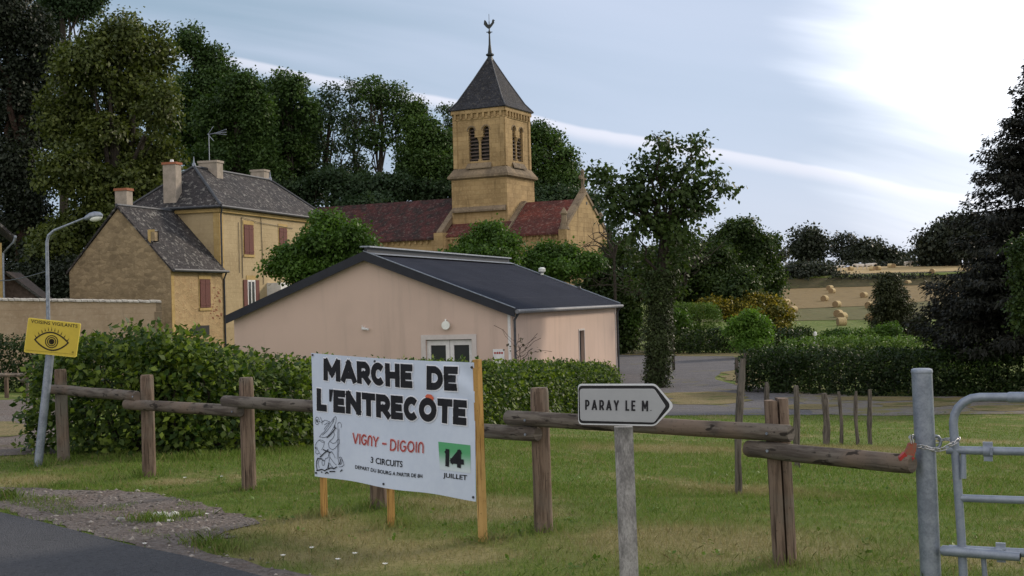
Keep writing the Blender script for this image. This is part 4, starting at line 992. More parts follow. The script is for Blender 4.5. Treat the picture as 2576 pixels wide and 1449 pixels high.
# ================================================================== STREET FURNITURE AND FENCES
# ------------------------------------------------------------------ rail fence along the road
FP = [(-4.99, 13.94), (-3.63, 12.49), (-2.42, 11.42), (-1.12, 10.2), (.18, 8.99), (1.62, 7.70)]
fen = thing('rail_fence', (-1.12, 10.2, 0), 'low brown round-post rail fence between the verge and the lawn', 'fence')
fd = Vector((.70, -.714, 0)); fnv = Vector((-.714, -.70, 0))
def roundpost(x, y, r, h, leanx=0, leany=0, split=False, z0=None, n=16, gap=0):
    z0 = Z(x, y) if z0 is None else z0; mb = MB(); P = []; Rr = []
    for i, (q, k) in enumerate(((-.06, 1.02), (0, 1.02), (.25, 1.0), (.5, .99), (.75, 1.0), (.965, .985), (.99, .93), (1, .86))):
        P.append((x+leanx*q, y+leany*q, z0+h*q)); Rr.append(r*k)
    mb.tube(P, Rr, n, jit=.012)
    return mb
for i, (x, y) in enumerate(FP):
    if i < 5: mb = roundpost(x, y, .066, 1.01+random.uniform(-.01, .01), random.uniform(-.02, 0), 0)
    else:
        mb = MB()      # the split post by the gate: two halves with a dark gap
        for s in (-1, 1):
            pts = [(x+s*.006, y-.062), (x+s*.006, y+.062)]+[(x+s*(.012+.062*math.sin(math.pi*k/8)), y+.062*math.cos(math.pi*k/8)) for k in range(1, 8)]
            mb.prism([(p[0], p[1], -.1) for p in pts], (-.03, 0, 1.10+s*.006))
        mb.tube([(x, y+.02, -.1), (x-.02, y+.02, .95)], .045, 6)
    mb.build('post', 'rail_post', fen, True, uv=False)
X0_r = at(2318, 1160, 6.95).x
def rail(A, B, z, za_=None, off=.105, r=.053, ext0=.16, ext1=.14):
    A = Vector((A[0], A[1], z)); B = Vector((B[0], B[1], za_ if za_ is not None else z)); d = (B-A).normalized()
    A = A-d*ext0+fnv*off; B = B+d*ext1+fnv*off; mb = MB(); n = 12
    P = [A-d*.0, A+d*.012]+[A.lerp(B, q)+Vector((0, 0, random.uniform(-.003, .003))) for q in (.1, .3, .5, .7, .9)]+[B-d*.012, B]
    mb.tube(P, [r*.86, r*.98]+[r*random.uniform(.98, 1.03) for _ in range(5)]+[r*.98, r*.86], 14, jit=.012)
    return mb.build('rail', 'rail_log', fen, True, uv=False)
rail(FP[0], FP[1], .80, ext1=-.02, off=.10); rail(FP[1], FP[2], .715, ext0=.22, ext1=.04, off=.10); rail(FP[2], FP[3], .80, ext0=.2)
rail(FP[3], FP[4], .70, ext1=.07); rail(FP[4], FP[5], .806, ext0=.22, ext1=.13); rail(FP[5], (X0_r, 6.95), .695, .695, ext0=.20, ext1=.0, off=.10)
mb = MB()
for (u, v) in ((1337, 1056), (1366, 1094), (1940, 1078), (1560, 1056), (2080, 1130)):
    p = at(u, v, 8.9 if u < 1500 else (8.3 if u < 1700 else 7.5)); 
for i, z in ((4, .80), (4, .70), (5, .805), (5, .70), (1, .80), (2, .715)):
    x, y = FP[i]; p = Vector((x, y, z))+fnv*.158; mb.tube([p, p+fnv*.006], .009, 6)
mb.build('bolt', 'galvanised', fen)

# ------------------------------------------------------------------ banner on three stakes
BL_, BR_ = at(792, 1198, 9.83), at(1197, 1262, 8.66); TL_, TR_ = at(783, 888, 9.83), at(1194, 912, 8.66)
bex = (BR_-BL_); bex.z = 0; bn_ = bex.normalized().cross(Vector((0, 0, 1))).normalized(); bw = bex.length
bnr = thing('banner_sign', (-.9, 9.25, 0), 'white event banner on three pale wooden stakes, beside the verge', 'sign')
def bsurf(s, t, d=0):
    p = BL_.lerp(BR_, s).lerp(TL_.lerp(TR_, s), t)
    sag = -.012*math.sin(math.pi*t)*math.sin(math.pi*s)**2 + .006*math.sin(9*s+2*t)*math.sin(math.pi*t)*math.sin(math.pi*s)
    sag += .008*math.exp(-((s-.97)**2+(t-.9)**2)*30)*math.sin(26*(s+t))
    p = p + Vector((0, 0, -.010*math.sin(math.pi*s)*(1 if t > .5 else .6))) + Vector((0, 0, .012*math.sin(math.pi*s*2)**2*(1-t)))
    return p + bn_*(sag+d)
def bpx(u, v):       # photograph pixel -> position on the banner
    d = ray(u, v); e = Vector((0, 0, EYE)); k = (BL_-e).dot(bn_)/d.dot(bn_); p = e+d*k
    s = (p-BL_).dot(bex.normalized())/bw; zb = BL_.z+(BR_.z-BL_.z)*s; zt = TL_.z+(TR_.z-TL_.z)*s
    return s, (p.z-zb)/(zt-zb)
NS, NT = 48, 26; V = [bsurf(i/NS, j/NT) for j in range(NT+1) for i in range(NS+1)]
V2 = [bsurf(i/NS, j/NT, -.003) for j in range(NT+1) for i in range(NS+1)]; Fq = []
for j in range(NT):
    for i in range(NS): a = j*(NS+1)+i; Fq.append((a, a+1, a+NS+2, a+NS+1))
mb = MB(); mb.add(V, Fq); mb.add(V2, [q[::-1] for q in Fq]); ban = mb.build('banner', 'banner_vinyl', bnr, True)
def ribbon(P, w, closed=False):
    """flat stroke polygons (list of quads) for a 2D polyline"""
    out = []; n = len(P)
    for i in range(n if closed else n-1):
        a, b = Vector(P[i]), Vector(P[(i+1) % n]); d = b-a
        if d.length < 1e-9: continue
        d.normalize(); m_ = Vector((-d.y, d.x))*w/2; e = d*w*.32
        out.append([a-e-m_, b+e-m_, b+e+m_, a-e+m_])
    return out
def textshape(s, off=0.0, extra=0.0):
    """letter polygons of a word, normalised to its own capital-height box"""
    cu = bpy.data.curves.new('lettering', 'FONT'); cu.body = s; cu.size = 1; cu.offset = off; cu.space_character = 1+extra; cu.resolution_u = 4
    ob = bpy.data.objects.new('lettering', cu); COL.objects.link(ob); bpy.context.view_layer.update()
    me = bpy.data.meshes.new_from_object(ob); v = np.array([q.co[:2] for q in me.vertices]); f = [tuple(p.vertices) for p in me.polygons]
    bpy.data.objects.remove(ob); bpy.data.curves.remove(cu); bpy.data.meshes.remove(me); return v, f
def text_on(surf, s, quad, name, m, par, off=0., d=.003, extra=0., ref=None):
    """word mapped into the quadrilateral (TL, TR, BR, BL in surface coordinates)"""
    v, f = textshape(s, off, extra); r, _ = (v, 0) if ref is None else textshape(s, ref, extra)
    lo, hi = r.min(0), r.max(0); q = (v-lo)/(hi-lo); TLq, TRq, BRq, BLq = [np.array(k) for k in quad]
    mb = MB(); P = []
    for x, y in q:
        b = BLq*(1-x)+BRq*x; t = TLq*(1-x)+TRq*x; c = b*(1-y)+t*y; P.append(surf(float(c[0]), float(c[1]), d))
    mb.add(P, f); return mb.build(name, m, par, uv=False)

def A_(cx, cy, rx, ry, a0, a1, n=10): return [(cx+rx*math.cos(R(a0+(a1-a0)*i/n)), cy+ry*math.sin(R(a0+(a1-a0)*i/n))) for i in range(n+1)]
BOLD = {'M': (1.22, [[(0, 0), (0, 1)], [(.06, 1), (.5, .28), (.94, 1)], [(1, 1), (1, 0)]]), 'A': (1.05, [[(0, 0), (.5, 1), (1, 0)], [(.24, .24), (.76, .24)]]),
        'R': (.92, [[(0, 0), (0, 1), (.55, 1)]+A_(.55, .69, .45, .31, 90, -90)+[(0, .38)], [(.5, .38), (1, 0)]]), 'C': (.92, [A_(.56, .5, .56, .5, 46, 314, 16)]),
        'H': (.98, [[(0, 0), (0, 1)], [(1, 0), (1, 1)], [(0, .5), (1, .5)]]), 'E': (.78, [[(1, 1), (0, 1), (0, 0), (1, 0)], [(0, .5), (.85, .5)]]),
        'D': (.98, [[(0, 0), (0, 1), (.42, 1)]+A_(.42, .5, .58, .5, 90, -90, 14)+[(0, 0)]]), 'L': (.72, [[(0, 1), (0, 0), (1, 0)]]), "'": (.34, []),
        'N': (.98, [[(0, 0), (0, 1)], [(.02, .98), (.98, .02)], [(1, 0), (1, 1)]]), 'T': (.86, [[(0, 1), (1, 1)], [(.5, 1), (.5, 0)]]), 'O': (1.08, [A_(.5, .5, .5, .5, 0, 360, 22)]),
        'P': (.86, [[(0, 0), (0, 1), (.5, 1)]+A_(.5, .7, .5, .3, 90, -90)+[(0, .4)]]), 'Y': (1.0, [[(0, 1), (.5, .42), (1, 1)], [(.5, .42), (.5, 0)]]),
        '1': (.42, [[(0, .84), (.75, 1), (.75, 0)]]), '4': (1.0, [[(.7, 0), (.7, 1), (0, .28), (1, .28)]]), '.': (.2, [[(.5, 0), (.5, .012)]]), ' ': (.42, [])}
def blockword(surf, s, quad, w, name, m, par, d, sp=.16, grow=0.0, scale=(1., 1.)):
    """heavy sans lettering built of straight and curved bars inside the quadrilateral"""
    TLq, TRq, BRq, BLq = [np.array(k) for k in quad]; tot = sum(BOLD[c][0] for c in s)+sp*(len(s)-1); x = 0; mb = MB(); k = 0
    H = np.linalg.norm((TLq-BLq)*np.array(scale)); Wd_ = np.linalg.norm((BRq-BLq)*np.array(scale)); hx = Wd_/tot
    for c in s:
        wd, L = BOLD[c]; t = w*H; ix = min(.5, t/2/(wd*hx)); iy = t/2/H
        for st_ in L:
            P = []
            for gx, gy in st_:
                a = (x+(ix+(1-2*ix)*gx)*wd)/tot; b_ = iy+(1-2*iy)*gy; q = (BLq*(1-a)+BRq*a)*(1-b_)+(TLq*(1-a)+TRq*a)*b_; P.append((float(q[0])*scale[0], float(q[1])*scale[1]))
            long_ = len(P) > 8
            for j in range(len(P)-1):
                a, b = Vector(P[j]), Vector(P[j+1]); dd = b-a
                if dd.length < 1e-9: continue
                dd.normalize(); m_ = Vector((-dd.y, dd.x))*(t/2+grow); ends = (j == 0, j == len(P)-2); sh = dd.length and (b-a).length < t
                e0 = dd*((t/2 if ends[0] and not sh else t*.12 if sh else t/2)+grow); e1 = dd*((t/2 if ends[1] and not sh else t*.12 if sh else t/2)+grow)
                k += 1; mb.add([surf(p.x/scale[0], p.y/scale[1], d+k*.00003) for p in (a-e0-m_, b+e1-m_, b+e1+m_, a-e0+m_)], [(0, 1, 2, 3)])
        x += wd+sp
    return mb.build(name, m, par, uv=False)
def z3(L): return [bpx((900+x/1.843)*.78922, (1050+y/1.843)*.78922) for x, y in L]
def z5(x, y): return bpx((980+x/5.152)*.78922, (1290+y/5.152)*.78922)
def z5q(L): return [z5(x, y) for x, y in L]
for s, q in (('MARCHE', z3([(247, 168), (760, 198), (760, 340), (247, 297)])), ('DE', z3([(842, 208), (1020, 217), (1020, 360), (842, 350)])), ("L'ENTRECOTE", z3([(207, 344), (1078, 416), (1078, 563), (207, 476)]))):
    blockword(bsurf, s, q, .30, 'lettering_edge', 'banner_edge', ban, .0028, .06, .0085, (bw, .95))
    blockword(bsurf, s, q, .30, 'lettering', 'letter_black', ban, .0065, .06, 0, (bw, .95))
mb = MB()
for (x, y), m_ in (((0, 0), 0),):
    P = z3([(835, 388), (848, 376), (872, 380), (886, 398), (880, 425), (862, 405), (843, 408)]); mb.add([bsurf(a, b, .0075) for a, b in P], [tuple(range(len(P)))[::-1]])
mb.build('accent', 'letter_orange', ban, uv=False)
mb = MB(); mb.add([bsurf(*bpx((980+x/3.15)*.78922, (1100+y/3.15)*.78922), .006) for x, y in ((226, 563), (243, 565), (264, 443), (224, 440))], [(0, 1, 2, 3)]); mb.build('lettering', 'letter_black', ban, uv=False)
def strokes(mb, L, w, d, fn=z5, closed=False):
    P = [fn(x, y) for x, y in L]; P = [(s*bw, t*.95) for s, t in P]
    for q in ribbon(P, w, closed): mb.add([bsurf(p.x/bw, p.y/.95, d) for p in q], [(0, 1, 2, 3)])
# the town names are set in a thin round face with a tall lower-case n
def glyph(c):
    A = lambda cx, cy, rx, ry, a0, a1, n=8: [(cx+rx*math.cos(R(a0+(a1-a0)*i/n)), cy+ry*math.sin(R(a0+(a1-a0)*i/n))) for i in range(n+1)]
    return {'V': [[(0, 1), (.5, 0), (1, 1)]], 'I': [[(.5, 0), (.5, 1)]], 'G': [A(.5, .5, .5, .5, 50, 345, 14)+[(.97, .45), (.6, .45)]],
            'N': [[(0, 0), (0, .5)]+A(.5, .55, .5, .45, 180, 0)+[(1, .5), (1, 0)]], 'Y': [[(0, 1), (.5, .45), (1, 1)], [(.5, .45), (.5, 0)]],
            'D': [[(0, 0), (0, 1), (.35, 1)]+A(.4, .5, .6, .5, 90, -90)+[(0, 0)]], 'O': [A(.5, .5, .5, .5, 0, 360, 16)], '-': [[(0, .5), (1, .5)]]}[c]
WD = {'V': .85, 'I': .12, 'G': .8, 'N': .62, 'Y': .8, 'D': .72, 'O': .85, '-': .6}
def roundword(mb, s, q, w, d):
    tot = sum(WD[c] for c in s)+.28*(len(s)-1); x = 0; TLq, TRq, BRq, BLq = q
    for c in s:
        for st_ in glyph(c):
            L = []
            for gx, gy in st_:
                k = (x+gx*WD[c])/tot; b = np.array(BLq)*(1-k)+np.array(BRq)*k; t = np.array(TLq)*(1-k)+np.array(TRq)*k; r = b*(1-gy)+t*gy; L.append((float(r[0]), float(r[1])))
            strokes(mb, L, w, d, fn=lambda a, b: (a, b))
        x += WD[c]+.28
for w, d, nm, m_ in ((.0175, .0035, 'lettering_edge', 'letter_pink'), (.0095, .006, 'lettering', 'letter_red')):
    mb = MB(); roundword(mb, 'VIGNY', z5q([(745, 478), (1138, 530), (1135, 680), (745, 632)]), w, d); roundword(mb, '-', z5q([(1210, 560), (1265, 566), (1265, 705), (1210, 698)]), w, d)
    roundword(mb, 'DIGOIN', z5q([(1345, 566), (1892, 632), (1890, 790), (1342, 730)]), w, d); mb.build(nm, m_, ban, uv=False)
text_on(bsurf, '3 CIRCUITS', z5q([(1030, 852), (1548, 918), (1548, 1022), (1030, 952)]), 'lettering', 'letter_black', ban, .018, .004, .02)
text_on(bsurf, 'DEPART DU BOURG A PARTIR DE 8H', z5q([(785, 1002), (1885, 1152), (1885, 1216), (785, 1062)]), 'lettering', 'letter_black', ban, .02, .004, .04)
gq = z3([(913, 662), (1100, 680), (1105, 845), (925, 828)]); mb = MB(); mb.add([bsurf(a, b, .0025) for a, b in (gq[3], gq[2], gq[1], gq[0])], [(0, 1, 2, 3)])
o = mb.build('printed_square', 'print_green', ban); 
for li, c in zip(range(4), ((0, 0), (1, 0), (1, 1), (0, 1))): o.data.uv_layers[0].data[li].uv = c
blockword(bsurf, '14', z3([(950, 703), (1066, 710), (1066, 816), (950, 806)]), .30, 'lettering', 'letter_black', ban, .006, .06, 0, (bw, .95))
text_on(bsurf, 'JUILLET', z3([(945, 846), (1085, 856), (1083, 895), (945, 880)]), 'lettering', 'letter_black', ban, .02, .004, .02)
# pen drawing of a hiker with a floppy hat, a stick and big boots
mb = MB(); mt = MB(); c_ = lambda cx, cy, rx, ry, n=14, a0=0, a1=360: [(cx+rx*math.cos(R(a0+(a1-a0)*i/n)), cy+ry*math.sin(R(a0+(a1-a0)*i/n))) for i in range(n+1)]
thin = [c_(168, 262, 34, 62), c_(168, 264, 12, 24, 8), [(205, 270), (240, 290), (262, 262)], [(218, 200), (246, 262), (250, 320)], [(262, 280), (290, 252), (330, 262), (372, 282), (340, 330), (300, 372), (282, 405)], [(285, 330), (330, 300), (360, 300)],
        [(205, 525), (240, 480), (285, 445), (330, 380), (385, 300), (440, 215), (468, 190), (480, 225), (470, 290), (440, 365), (395, 450), (340, 520), (280, 540), (205, 525)], [(250, 500), (320, 440), (390, 350), (440, 260)], [(420, 280), (440, 240), (455, 235)],
        c_(528, 345, 32, 52, 10, 200, 400)+[], [(505, 340), (500, 600), (495, 900)], [(522, 400), (520, 600), (515, 880)],
        [(430, 430), (450, 500), (420, 560), (370, 600), (350, 640), (365, 710), (420, 745), (460, 720), (495, 680), (530, 640), (525, 570), (490, 590), (470, 630), (420, 640), (370, 600)],
        [(290, 610), (250, 580), (200, 575), (160, 620), (135, 660), (150, 720), (140, 790), (170, 810), (200, 790), (235, 830)], [(200, 580), (240, 610), (285, 620), (270, 690), (240, 740)], [(160, 690), (175, 740), (200, 780)],
        [(240, 870), (250, 910), (285, 930), (300, 890), (345, 870), (360, 800), (400, 770), (440, 830), (460, 880)], [(370, 870), (360, 940), (345, 1000), (330, 1050)], [(375, 960), (395, 1010), (430, 1040)], [(365, 800), (370, 860), (440, 960), (480, 1000)],
        c_(545, 930, 30, 62, 12), [(560, 880), (590, 940), (605, 1000), (570, 1030), (520, 1030)], [(200, 900), (180, 960), (200, 1040)], c_(265, 950, 22, 48, 10)]
thick = [[(455, 340), (460, 400), (430, 440), (380, 500), (330, 540)], [(270, 735), (330, 765), (390, 790)], [(350, 740), (280, 800), (215, 860)], [(240, 890), (180, 880), (160, 930), (155, 1000), (170, 1080)], [(160, 1080), (250, 1060), (290, 1085), (330, 1060)], [(340, 1060), (400, 1040), (440, 1060), (490, 1030)], [(375, 1100), (460, 1105)], [(300, 1130), (330, 1110), (350, 1130)], [(235, 1100), (250, 1115)], [(550, 1105), (580, 1080)], [(140, 700), (150, 725)], [(360, 960), (350, 1040)], [(520, 990), (545, 960), (555, 900)], [(450, 370), (480, 390)], [(160, 250), (178, 275)]]
for L in thin: strokes(mb, L, .0038, .004)
for L in thick: strokes(mt, L, .0085, .0065)
mb.build('drawing', 'ink_line', ban, uv=False); mt.build('drawing', 'letter_black', ban, uv=False)
mb = MB()
for s, t in ((.012, .985), (.988, .965), (.988, .03), (.46, .03), (.42, .975), (.012, .03)): p = bsurf(s, t, .002); mb.tube([p, p+bn_*.006], .009, 8)
mb.build('bolt', 'zinc', ban)
bdir = bex.normalized()
for s, top, sz, lean in ((.03, 1.20, .040, 0), (.475, 1.20, .040, 0), (1.018, 1.245, .046, -.012)):
    p = BL_.lerp(BR_, s)-bn_*(.022+sz/2 if s < 1 else .006+sz/2); p.z = 0
    mb = MB(); h = sz/2; mb.hexa([p+bdir*(a*h)+bn_*(b*h)+Vector((0, 0, -.1)) for a, b in ((-1, -1), (1, -1), (1, 1), (-1, 1))]+[p+bdir*(a*h*.97+lean)+bn_*(b*h*.97)+Vector((0, 0, top-.0)) for a, b in ((-1, -1), (1, -1), (1, 1), (-1, 1))])
    mb.build('stake', 'pale_post', bnr, uv=False)

# ------------------------------------------------------------------ direction sign
yD = 6.85; dp = Pl(at(1575, 1016, yD)*1.0, Vector((1, -.03, 0))); dp.O.z = 0
def dpx(x, y): return dp.px((1800+x/4.529)*.78922, (1180+y/4.529)*.78922)
dsg = thing('direction_sign', (at(1580, 1300, yD+.06).x, yD+.06, 0), 'white arrow-shaped town sign with black border on a grey slotted post', 'sign')
def roundpoly(P, r, n=5):
    out = []
    for i in range(len(P)):
        a, b, c = Vector(P[i-1]), Vector(P[i]), Vector(P[(i+1) % len(P)]); u = (a-b).normalized(); v = (c-b).normalized(); rr_ = min(r[i], (a-b).length*.45, (c-b).length*.45)
        p0, p1 = b+u*rr_, b+v*rr_
        for k in range(n+1):
            t = k/n; out.append(tuple(p0*(1-t)**2+b*2*t*(1-t)+p1*t*t))
    return out
def shape(L, rad): return roundpoly([dpx(x, y) for x, y in L], rad)
OUT_ = shape([(190, 198), (1310, 196), (1578, 508), (1296, 800), (196, 776)], [.022, .02, .03, .02, .024])
BLK = shape([(196, 218), (1296, 216), (1532, 506), (1292, 778), (204, 758)], [.022, .02, .03, .02, .024])
INN = shape([(218, 266), (1284, 266), (1446, 512), (1284, 742), (228, 716)], [.016, .012, .008, .012, .016])
RIM = shape([(214, 262), (1286, 262), (1450, 512), (1286, 746), (224, 720)], [.018, .012, .008, .012, .018])
mb = MB(); mb.prism([dp.w(x, z, .0) for x, z in OUT_], dp.n*.03); panel = mb.build('panel', 'sign_rim', dsg)
for nm, S, d, m_ in (('border', BLK, .031, 'black_paint'), ('rim', RIM, .0325, 'sign_rim'), ('face', INN, .034, 'sign_face')):
    mb = MB(); mb.prism([dp.w(x, z, d-.0012) for x, z in S], dp.n*.001); mb.build(nm, m_, panel)
blockword(lambda a, b, d: dp.w(a, b, d), 'PARAY LE M.', [dpx(292, 420), dpx(1243, 432), dpx(1243, 586), dpx(292, 563)], .17, 'lettering', 'letter_black', panel, .0355, .42)
mb = MB(); pxl, _ = dp.px(1553, 1100); pxr, _ = dp.px(1599, 1100); lz = dpx(800, 778)[1]; cxp = (pxl+pxr)/2; hw = (pxr-pxl)/2
P = [(cxp-hw, -.035), (cxp-hw*.1, -.02), (cxp-hw*.05, -.02), (cxp+hw, -.02), (cxp+hw, -.09), (cxp-hw, -.09)]
mb.prism([dp.w(x, -.1, d) for x, d in P], (-.012, 0, lz+.08)); pst = mb.build('post', 'weathered_board', dsg)
mb = MB()
for k in range(24):
    z = lz-.03-k*.055+random.uniform(-.008, .008); x = cxp-hw*.55+(lz-z)*.012+random.uniform(-.002, .002); h_ = random.choice((.005, .009, .014)); q_ = random.uniform(.0035, .0065)
    mb.pb(dp, x-q_, x+q_, z, z+h_, -.034, -.026)
mb.build('slot', 'black_paint', pst)

# ------------------------------------------------------------------ yellow neighbourhood watch sign
yY = 13.5; yp = Pl(at(130, 845, yY), Vector((1, .05, 0))); yp.O.z = 0
def ypx(x, y): return yp.px((x/2.415)*.78922, (900+y/2.415)*.78922)
yel = thing('watch_sign', (at(95, 1172, yY).x, yY+.05, 0), 'yellow sign with a drawn eye on a leaning galvanised pole', 'sign')
TLy, TRy, BRy, BLy = [np.array(ypx(*p)) for p in ((221, 271), (625, 316), (589, 578), (186, 537))]
def ysurf(s, t, d=0):
    q = (BLy*(1-s)+BRy*s)*(1-t)+(TLy*(1-s)+TRy*s)*t; return yp.w(float(q[0]), float(q[1]), d)
mb = MB(); cs = [(0.02, 0), (.98, 0), (1, .03), (1, .97), (.98, 1), (.02, 1), (0, .97), (0, .03)]; mb.prism([ysurf(s, t, 0) for s, t in cs], yp.n*.012); pn_ = mb.build('panel', 'sign_yellow_rim', yel)
mb = MB(); mb.prism([ysurf(.012+.976*s, .02+.96*t, .0122) for s, t in cs], yp.n*.0012); mb.build('face', 'sign_yellow', pn_)
Mi = np.linalg.inv(np.array([[*(TRy-TLy)], [*(TLy-BLy)]]).T)
def yst(x, y): q = np.array(ypx(x, y))-BLy; r = Mi@q; return float(r[0]), float(r[1])
text_on(ysurf, 'VOISINS VIGILANTS', [yst(243, 285), yst(601, 325), yst(599, 351), yst(241, 311)], 'lettering', 'sign_ink', pn_, .012, .0155, .05)
def ystroke(mb, L, w, closed=False, d=.0155):
    P = [(s*.58, t*.38) for s, t in [yst(x, y) for x, y in L]]
    for q in ribbon(P, w, closed): mb.add([ysurf(p.x/.58, p.y/.38, d) for p in q], [(0, 1, 2, 3)])
mb = MB(); eye = []
for k in range(17):
    a = k/16; eye.append((272+(528-272)*a, 440+(467-440)*a - 68*math.sin(math.pi*a)**.85))
for k in range(17):
    a = 1-k/16; eye.append((272+(528-272)*a, 440+(467-440)*a + 70*math.sin(math.pi*a)**.85))
ystroke(mb, eye, .0165)
def ring_(mb, r, w, n=22): ystroke(mb, [(401+r*math.cos(2*math.pi*i/n), 457+r*math.sin(2*math.pi*i/n)) for i in range(n+1)], w, d=.0162)
ring_(mb, 47, .011); ring_(mb, 32, .010)
for r in (4, 11, 17): ring_(mb, r, .014, 14)
for k in range(11):
    a = .02+.96*k/10; x = 276+250*a; y = 430+30*a-72*math.sin(math.pi*a)**.8; dx = (a-.5)*2
    L = [(x, y), (x-(4 if dx < 0 else -6)*abs(dx)*3, y-22-10*(1-abs(dx)))]
    P = [yst(*q) for q in L]; a0, a1 = Vector((P[0][0]*.58, P[0][1]*.38)), Vector((P[1][0]*.58, P[1][1]*.38)); d_ = (a1-a0).normalized(); m_ = Vector((-d_.y, d_.x))*.006
    mb.add([ysurf(p.x/.58, p.y/.38, .0158) for p in (a0-m_, a0+m_, a1)], [(0, 1, 2)])
mb.build('eye_symbol', 'sign_ink', pn_, uv=False)
mb = MB(); ystroke(mb, [(205, 520), (570, 556)], .0025); 
for r in (3, 7): ystroke(mb, [(565+r*math.cos(R(30*i)), 541+r*math.sin(R(30*i))) for i in range(13)], .0022)
mb.build('small_print', 'sign_ink', pn_, uv=False)
pb_, pt_ = at(94, 1176, yY+.05), at(136, 800, yY+.05); pb_.z = -.05
mb = MB(); dd_ = (pt_-pb_); mb.tube([pb_, pb_+dd_*.33, pb_+dd_*.66, pt_-dd_*.02], .0445, 14); mb.build('pole', 'galvanised', yel, True)
mb = MB(); q = pb_+dd_*.965; mb.tube([q-dd_.normalized()*.01, q+dd_.normalized()*.012], .05, 14); mb.build('cap', 'galvanised', yel)

# ------------------------------------------------------------------ street lamp
yL = 40.0; xb = at(121, 800, yL).x
lamp = thing('street_lamp', (xb, yL, Z(xb, yL)), 'tall thin grey street lamp with a swept arm, left of the barn', 'street lamp')
mb = MB(); a_, b_, c_2 = at(118, 610, yL), at(122, 592, yL), at(136, 580, yL)
mb.tube([(xb, yL, Z(xb, yL)-.1), (xb, yL, Z(xb, yL)+1.2), a_, b_, c_2], [.085, .07, .05, .045, .042], 10); mb.build('pole', 'galvanised', lamp, True)
mb = MB(); e_ = at(217, 547, yL); mb.tube([c_2, at(175, 564, yL), e_], [.042, .036, .03], 8); mb.build('arm', 'galvanised', lamp, True)
mb = MB(); h0, h1 = at(213, 551, yL), at(258, 542, yL); dh = (h1-h0)
P = [h0+dh*q+Vector((0, 0, .05*math.sin(math.pi*q))) for q in (0, .12, .35, .6, .85, 1)]; mb.tube(P, [.05, .085, .12, .13, .11, .04], 10); hd = mb.build('lamp_head', 'galvanised', lamp, True)
mb = MB(); P = [h0+dh*q+Vector((0, 0, -.035)) for q in (.3, .45, .65, .85, .97)]; mb.tube(P, [.06, .11, .12, .1, .03], 10); mb.build('lamp_glass', 'lamp_glass', hd, True)

# ------------------------------------------------------------------ steel gate post, gate, chain, padlock
X0, Y0 = at(2325, 1150, 6.99).x, 6.99
gpo = thing('gate_post', (X0, Y0, 0), 'stout galvanised steel gate post with a flat cap and weld ring', 'post')
mb = MB(); mb.tube([(X0+.02, Y0, -.15), (X0+.01, Y0, .6), (X0, Y0, 1.185)], .0555, 26); mb.build('tube', 'galvanised', gpo, True)
mb = MB(); mb.tube([(X0, Y0, 1.183), (X0, Y0, 1.19), (X0, Y0, 1.203), (X0, Y0, 1.208)], [.0575, .059, .056, .045], 26); mb.build('cap', 'galvanised', gpo, True)
mb = MB(); q = Vector((X0+.065, Y0-.01, .80)); mb.tube([q+Vector((.028*math.cos(R(30*i))*.9, 0, .034*math.sin(R(30*i)))) for i in range(12)]+[q+Vector((.0252, 0, 0))], .009, 8); mb.build('eye_ring', 'galvanised', gpo, True)
# gate: swings to the right, towards the camera
ga = at(2396, 1180, 6.92); gex = Vector((1, -.42, 0)).normalized(); gpl = Pl((ga.x, ga.y, 0), gex)
gate = thing('field_gate', (ga.x, ga.y, 0), 'tubular steel field gate chained to the galvanised post', 'gate')
def gxy(u, v): return gpl.px(u, v)
def gt(L, r, n=12, d=0): return [gpl.w(x, z, d) for x, z in L], r, n
x0_, zt_ = gxy(2397, 1060); _, ztop = gxy(2440, 1009); r_ = .0235; XR = 2.6; ztop = 1.052
mb = MB(); P = [(.045, -.12), (.035, .3), (.02, .7), (.012, .88)]+[(.012+.14-.14*math.cos(R(a)), .912+.14*math.sin(R(a))) for a in (0, 18, 36, 54, 72, 90)]+[(.45, ztop+.002), (XR, ztop+.01)]
mb.tube([gpl.w(x, z) for x, z in P], r_, 14); mb.build('frame', 'steel_grey', gate, True)
mb = MB(); mb.tube([gpl.w(.29, ztop), gpl.w(.3, ztop), gpl.w(XR, ztop+.01)], [.024, .029, .029], 14); mb.build('sleeve', 'steel_grey', gate, True)
zz1 = gxy(2440, 1133)[1]; zz2 = gxy(2420, 1253)[1]; zz3 = gxy(2400, 1382)[1]
def bar(z, x0_, x1_=XR, r=.021, sl=.36):
    mb = MB(); mb.tube([gpl.w(x0_, z), gpl.w(x1_, z)], r, 12); b = mb.build('rail', 'steel_grey', gate, True)
    mb = MB(); mb.tube([gpl.w(sl, z), gpl.w(sl+.012, z), gpl.w(x1_, z)], [r, r+.006, r+.006], 12); mb.build('sleeve', 'steel_grey', b, True)
bar(zz1, -.03, r=.0225, sl=.37); bar(zz2, .03, sl=.39); bar(zz3, -.03, r=.024, sl=2.0)
def clamp(x, z, w=.05, h=.058):
    mb = MB(); mb.tube([gpl.w(x-w/2, z), gpl.w(x+w/2, z)], .033, 12); mb.pb(gpl, x-w/2, x+w/2, z+.026, z+h*.82, -.012, .012); mb.pb(gpl, x-w/2+.003, x+w/2-.002, z-h*.95, z-.028, -.012, .012)
    mb.tube([gpl.w(x+.018, z+.02, .03), gpl.w(x+.018, z-.02, .03)], .008, 6); mb.build('clamp', 'steel_grey', gate, True)
clamp(.185, zz1); clamp(.235, zz3)
mb = MB(); mb.tube([gpl.w(-.075, zz3-.004, .025), gpl.w(-.06, zz3-.004, .025), gpl.w(.0, zz3-.006, .025), gpl.w(.0+.33, zz3-.014, .045)], [.017, .0285, .0285, .024], 14); lt = mb.build('latch_bolt', 'steel_grey', gate, True)
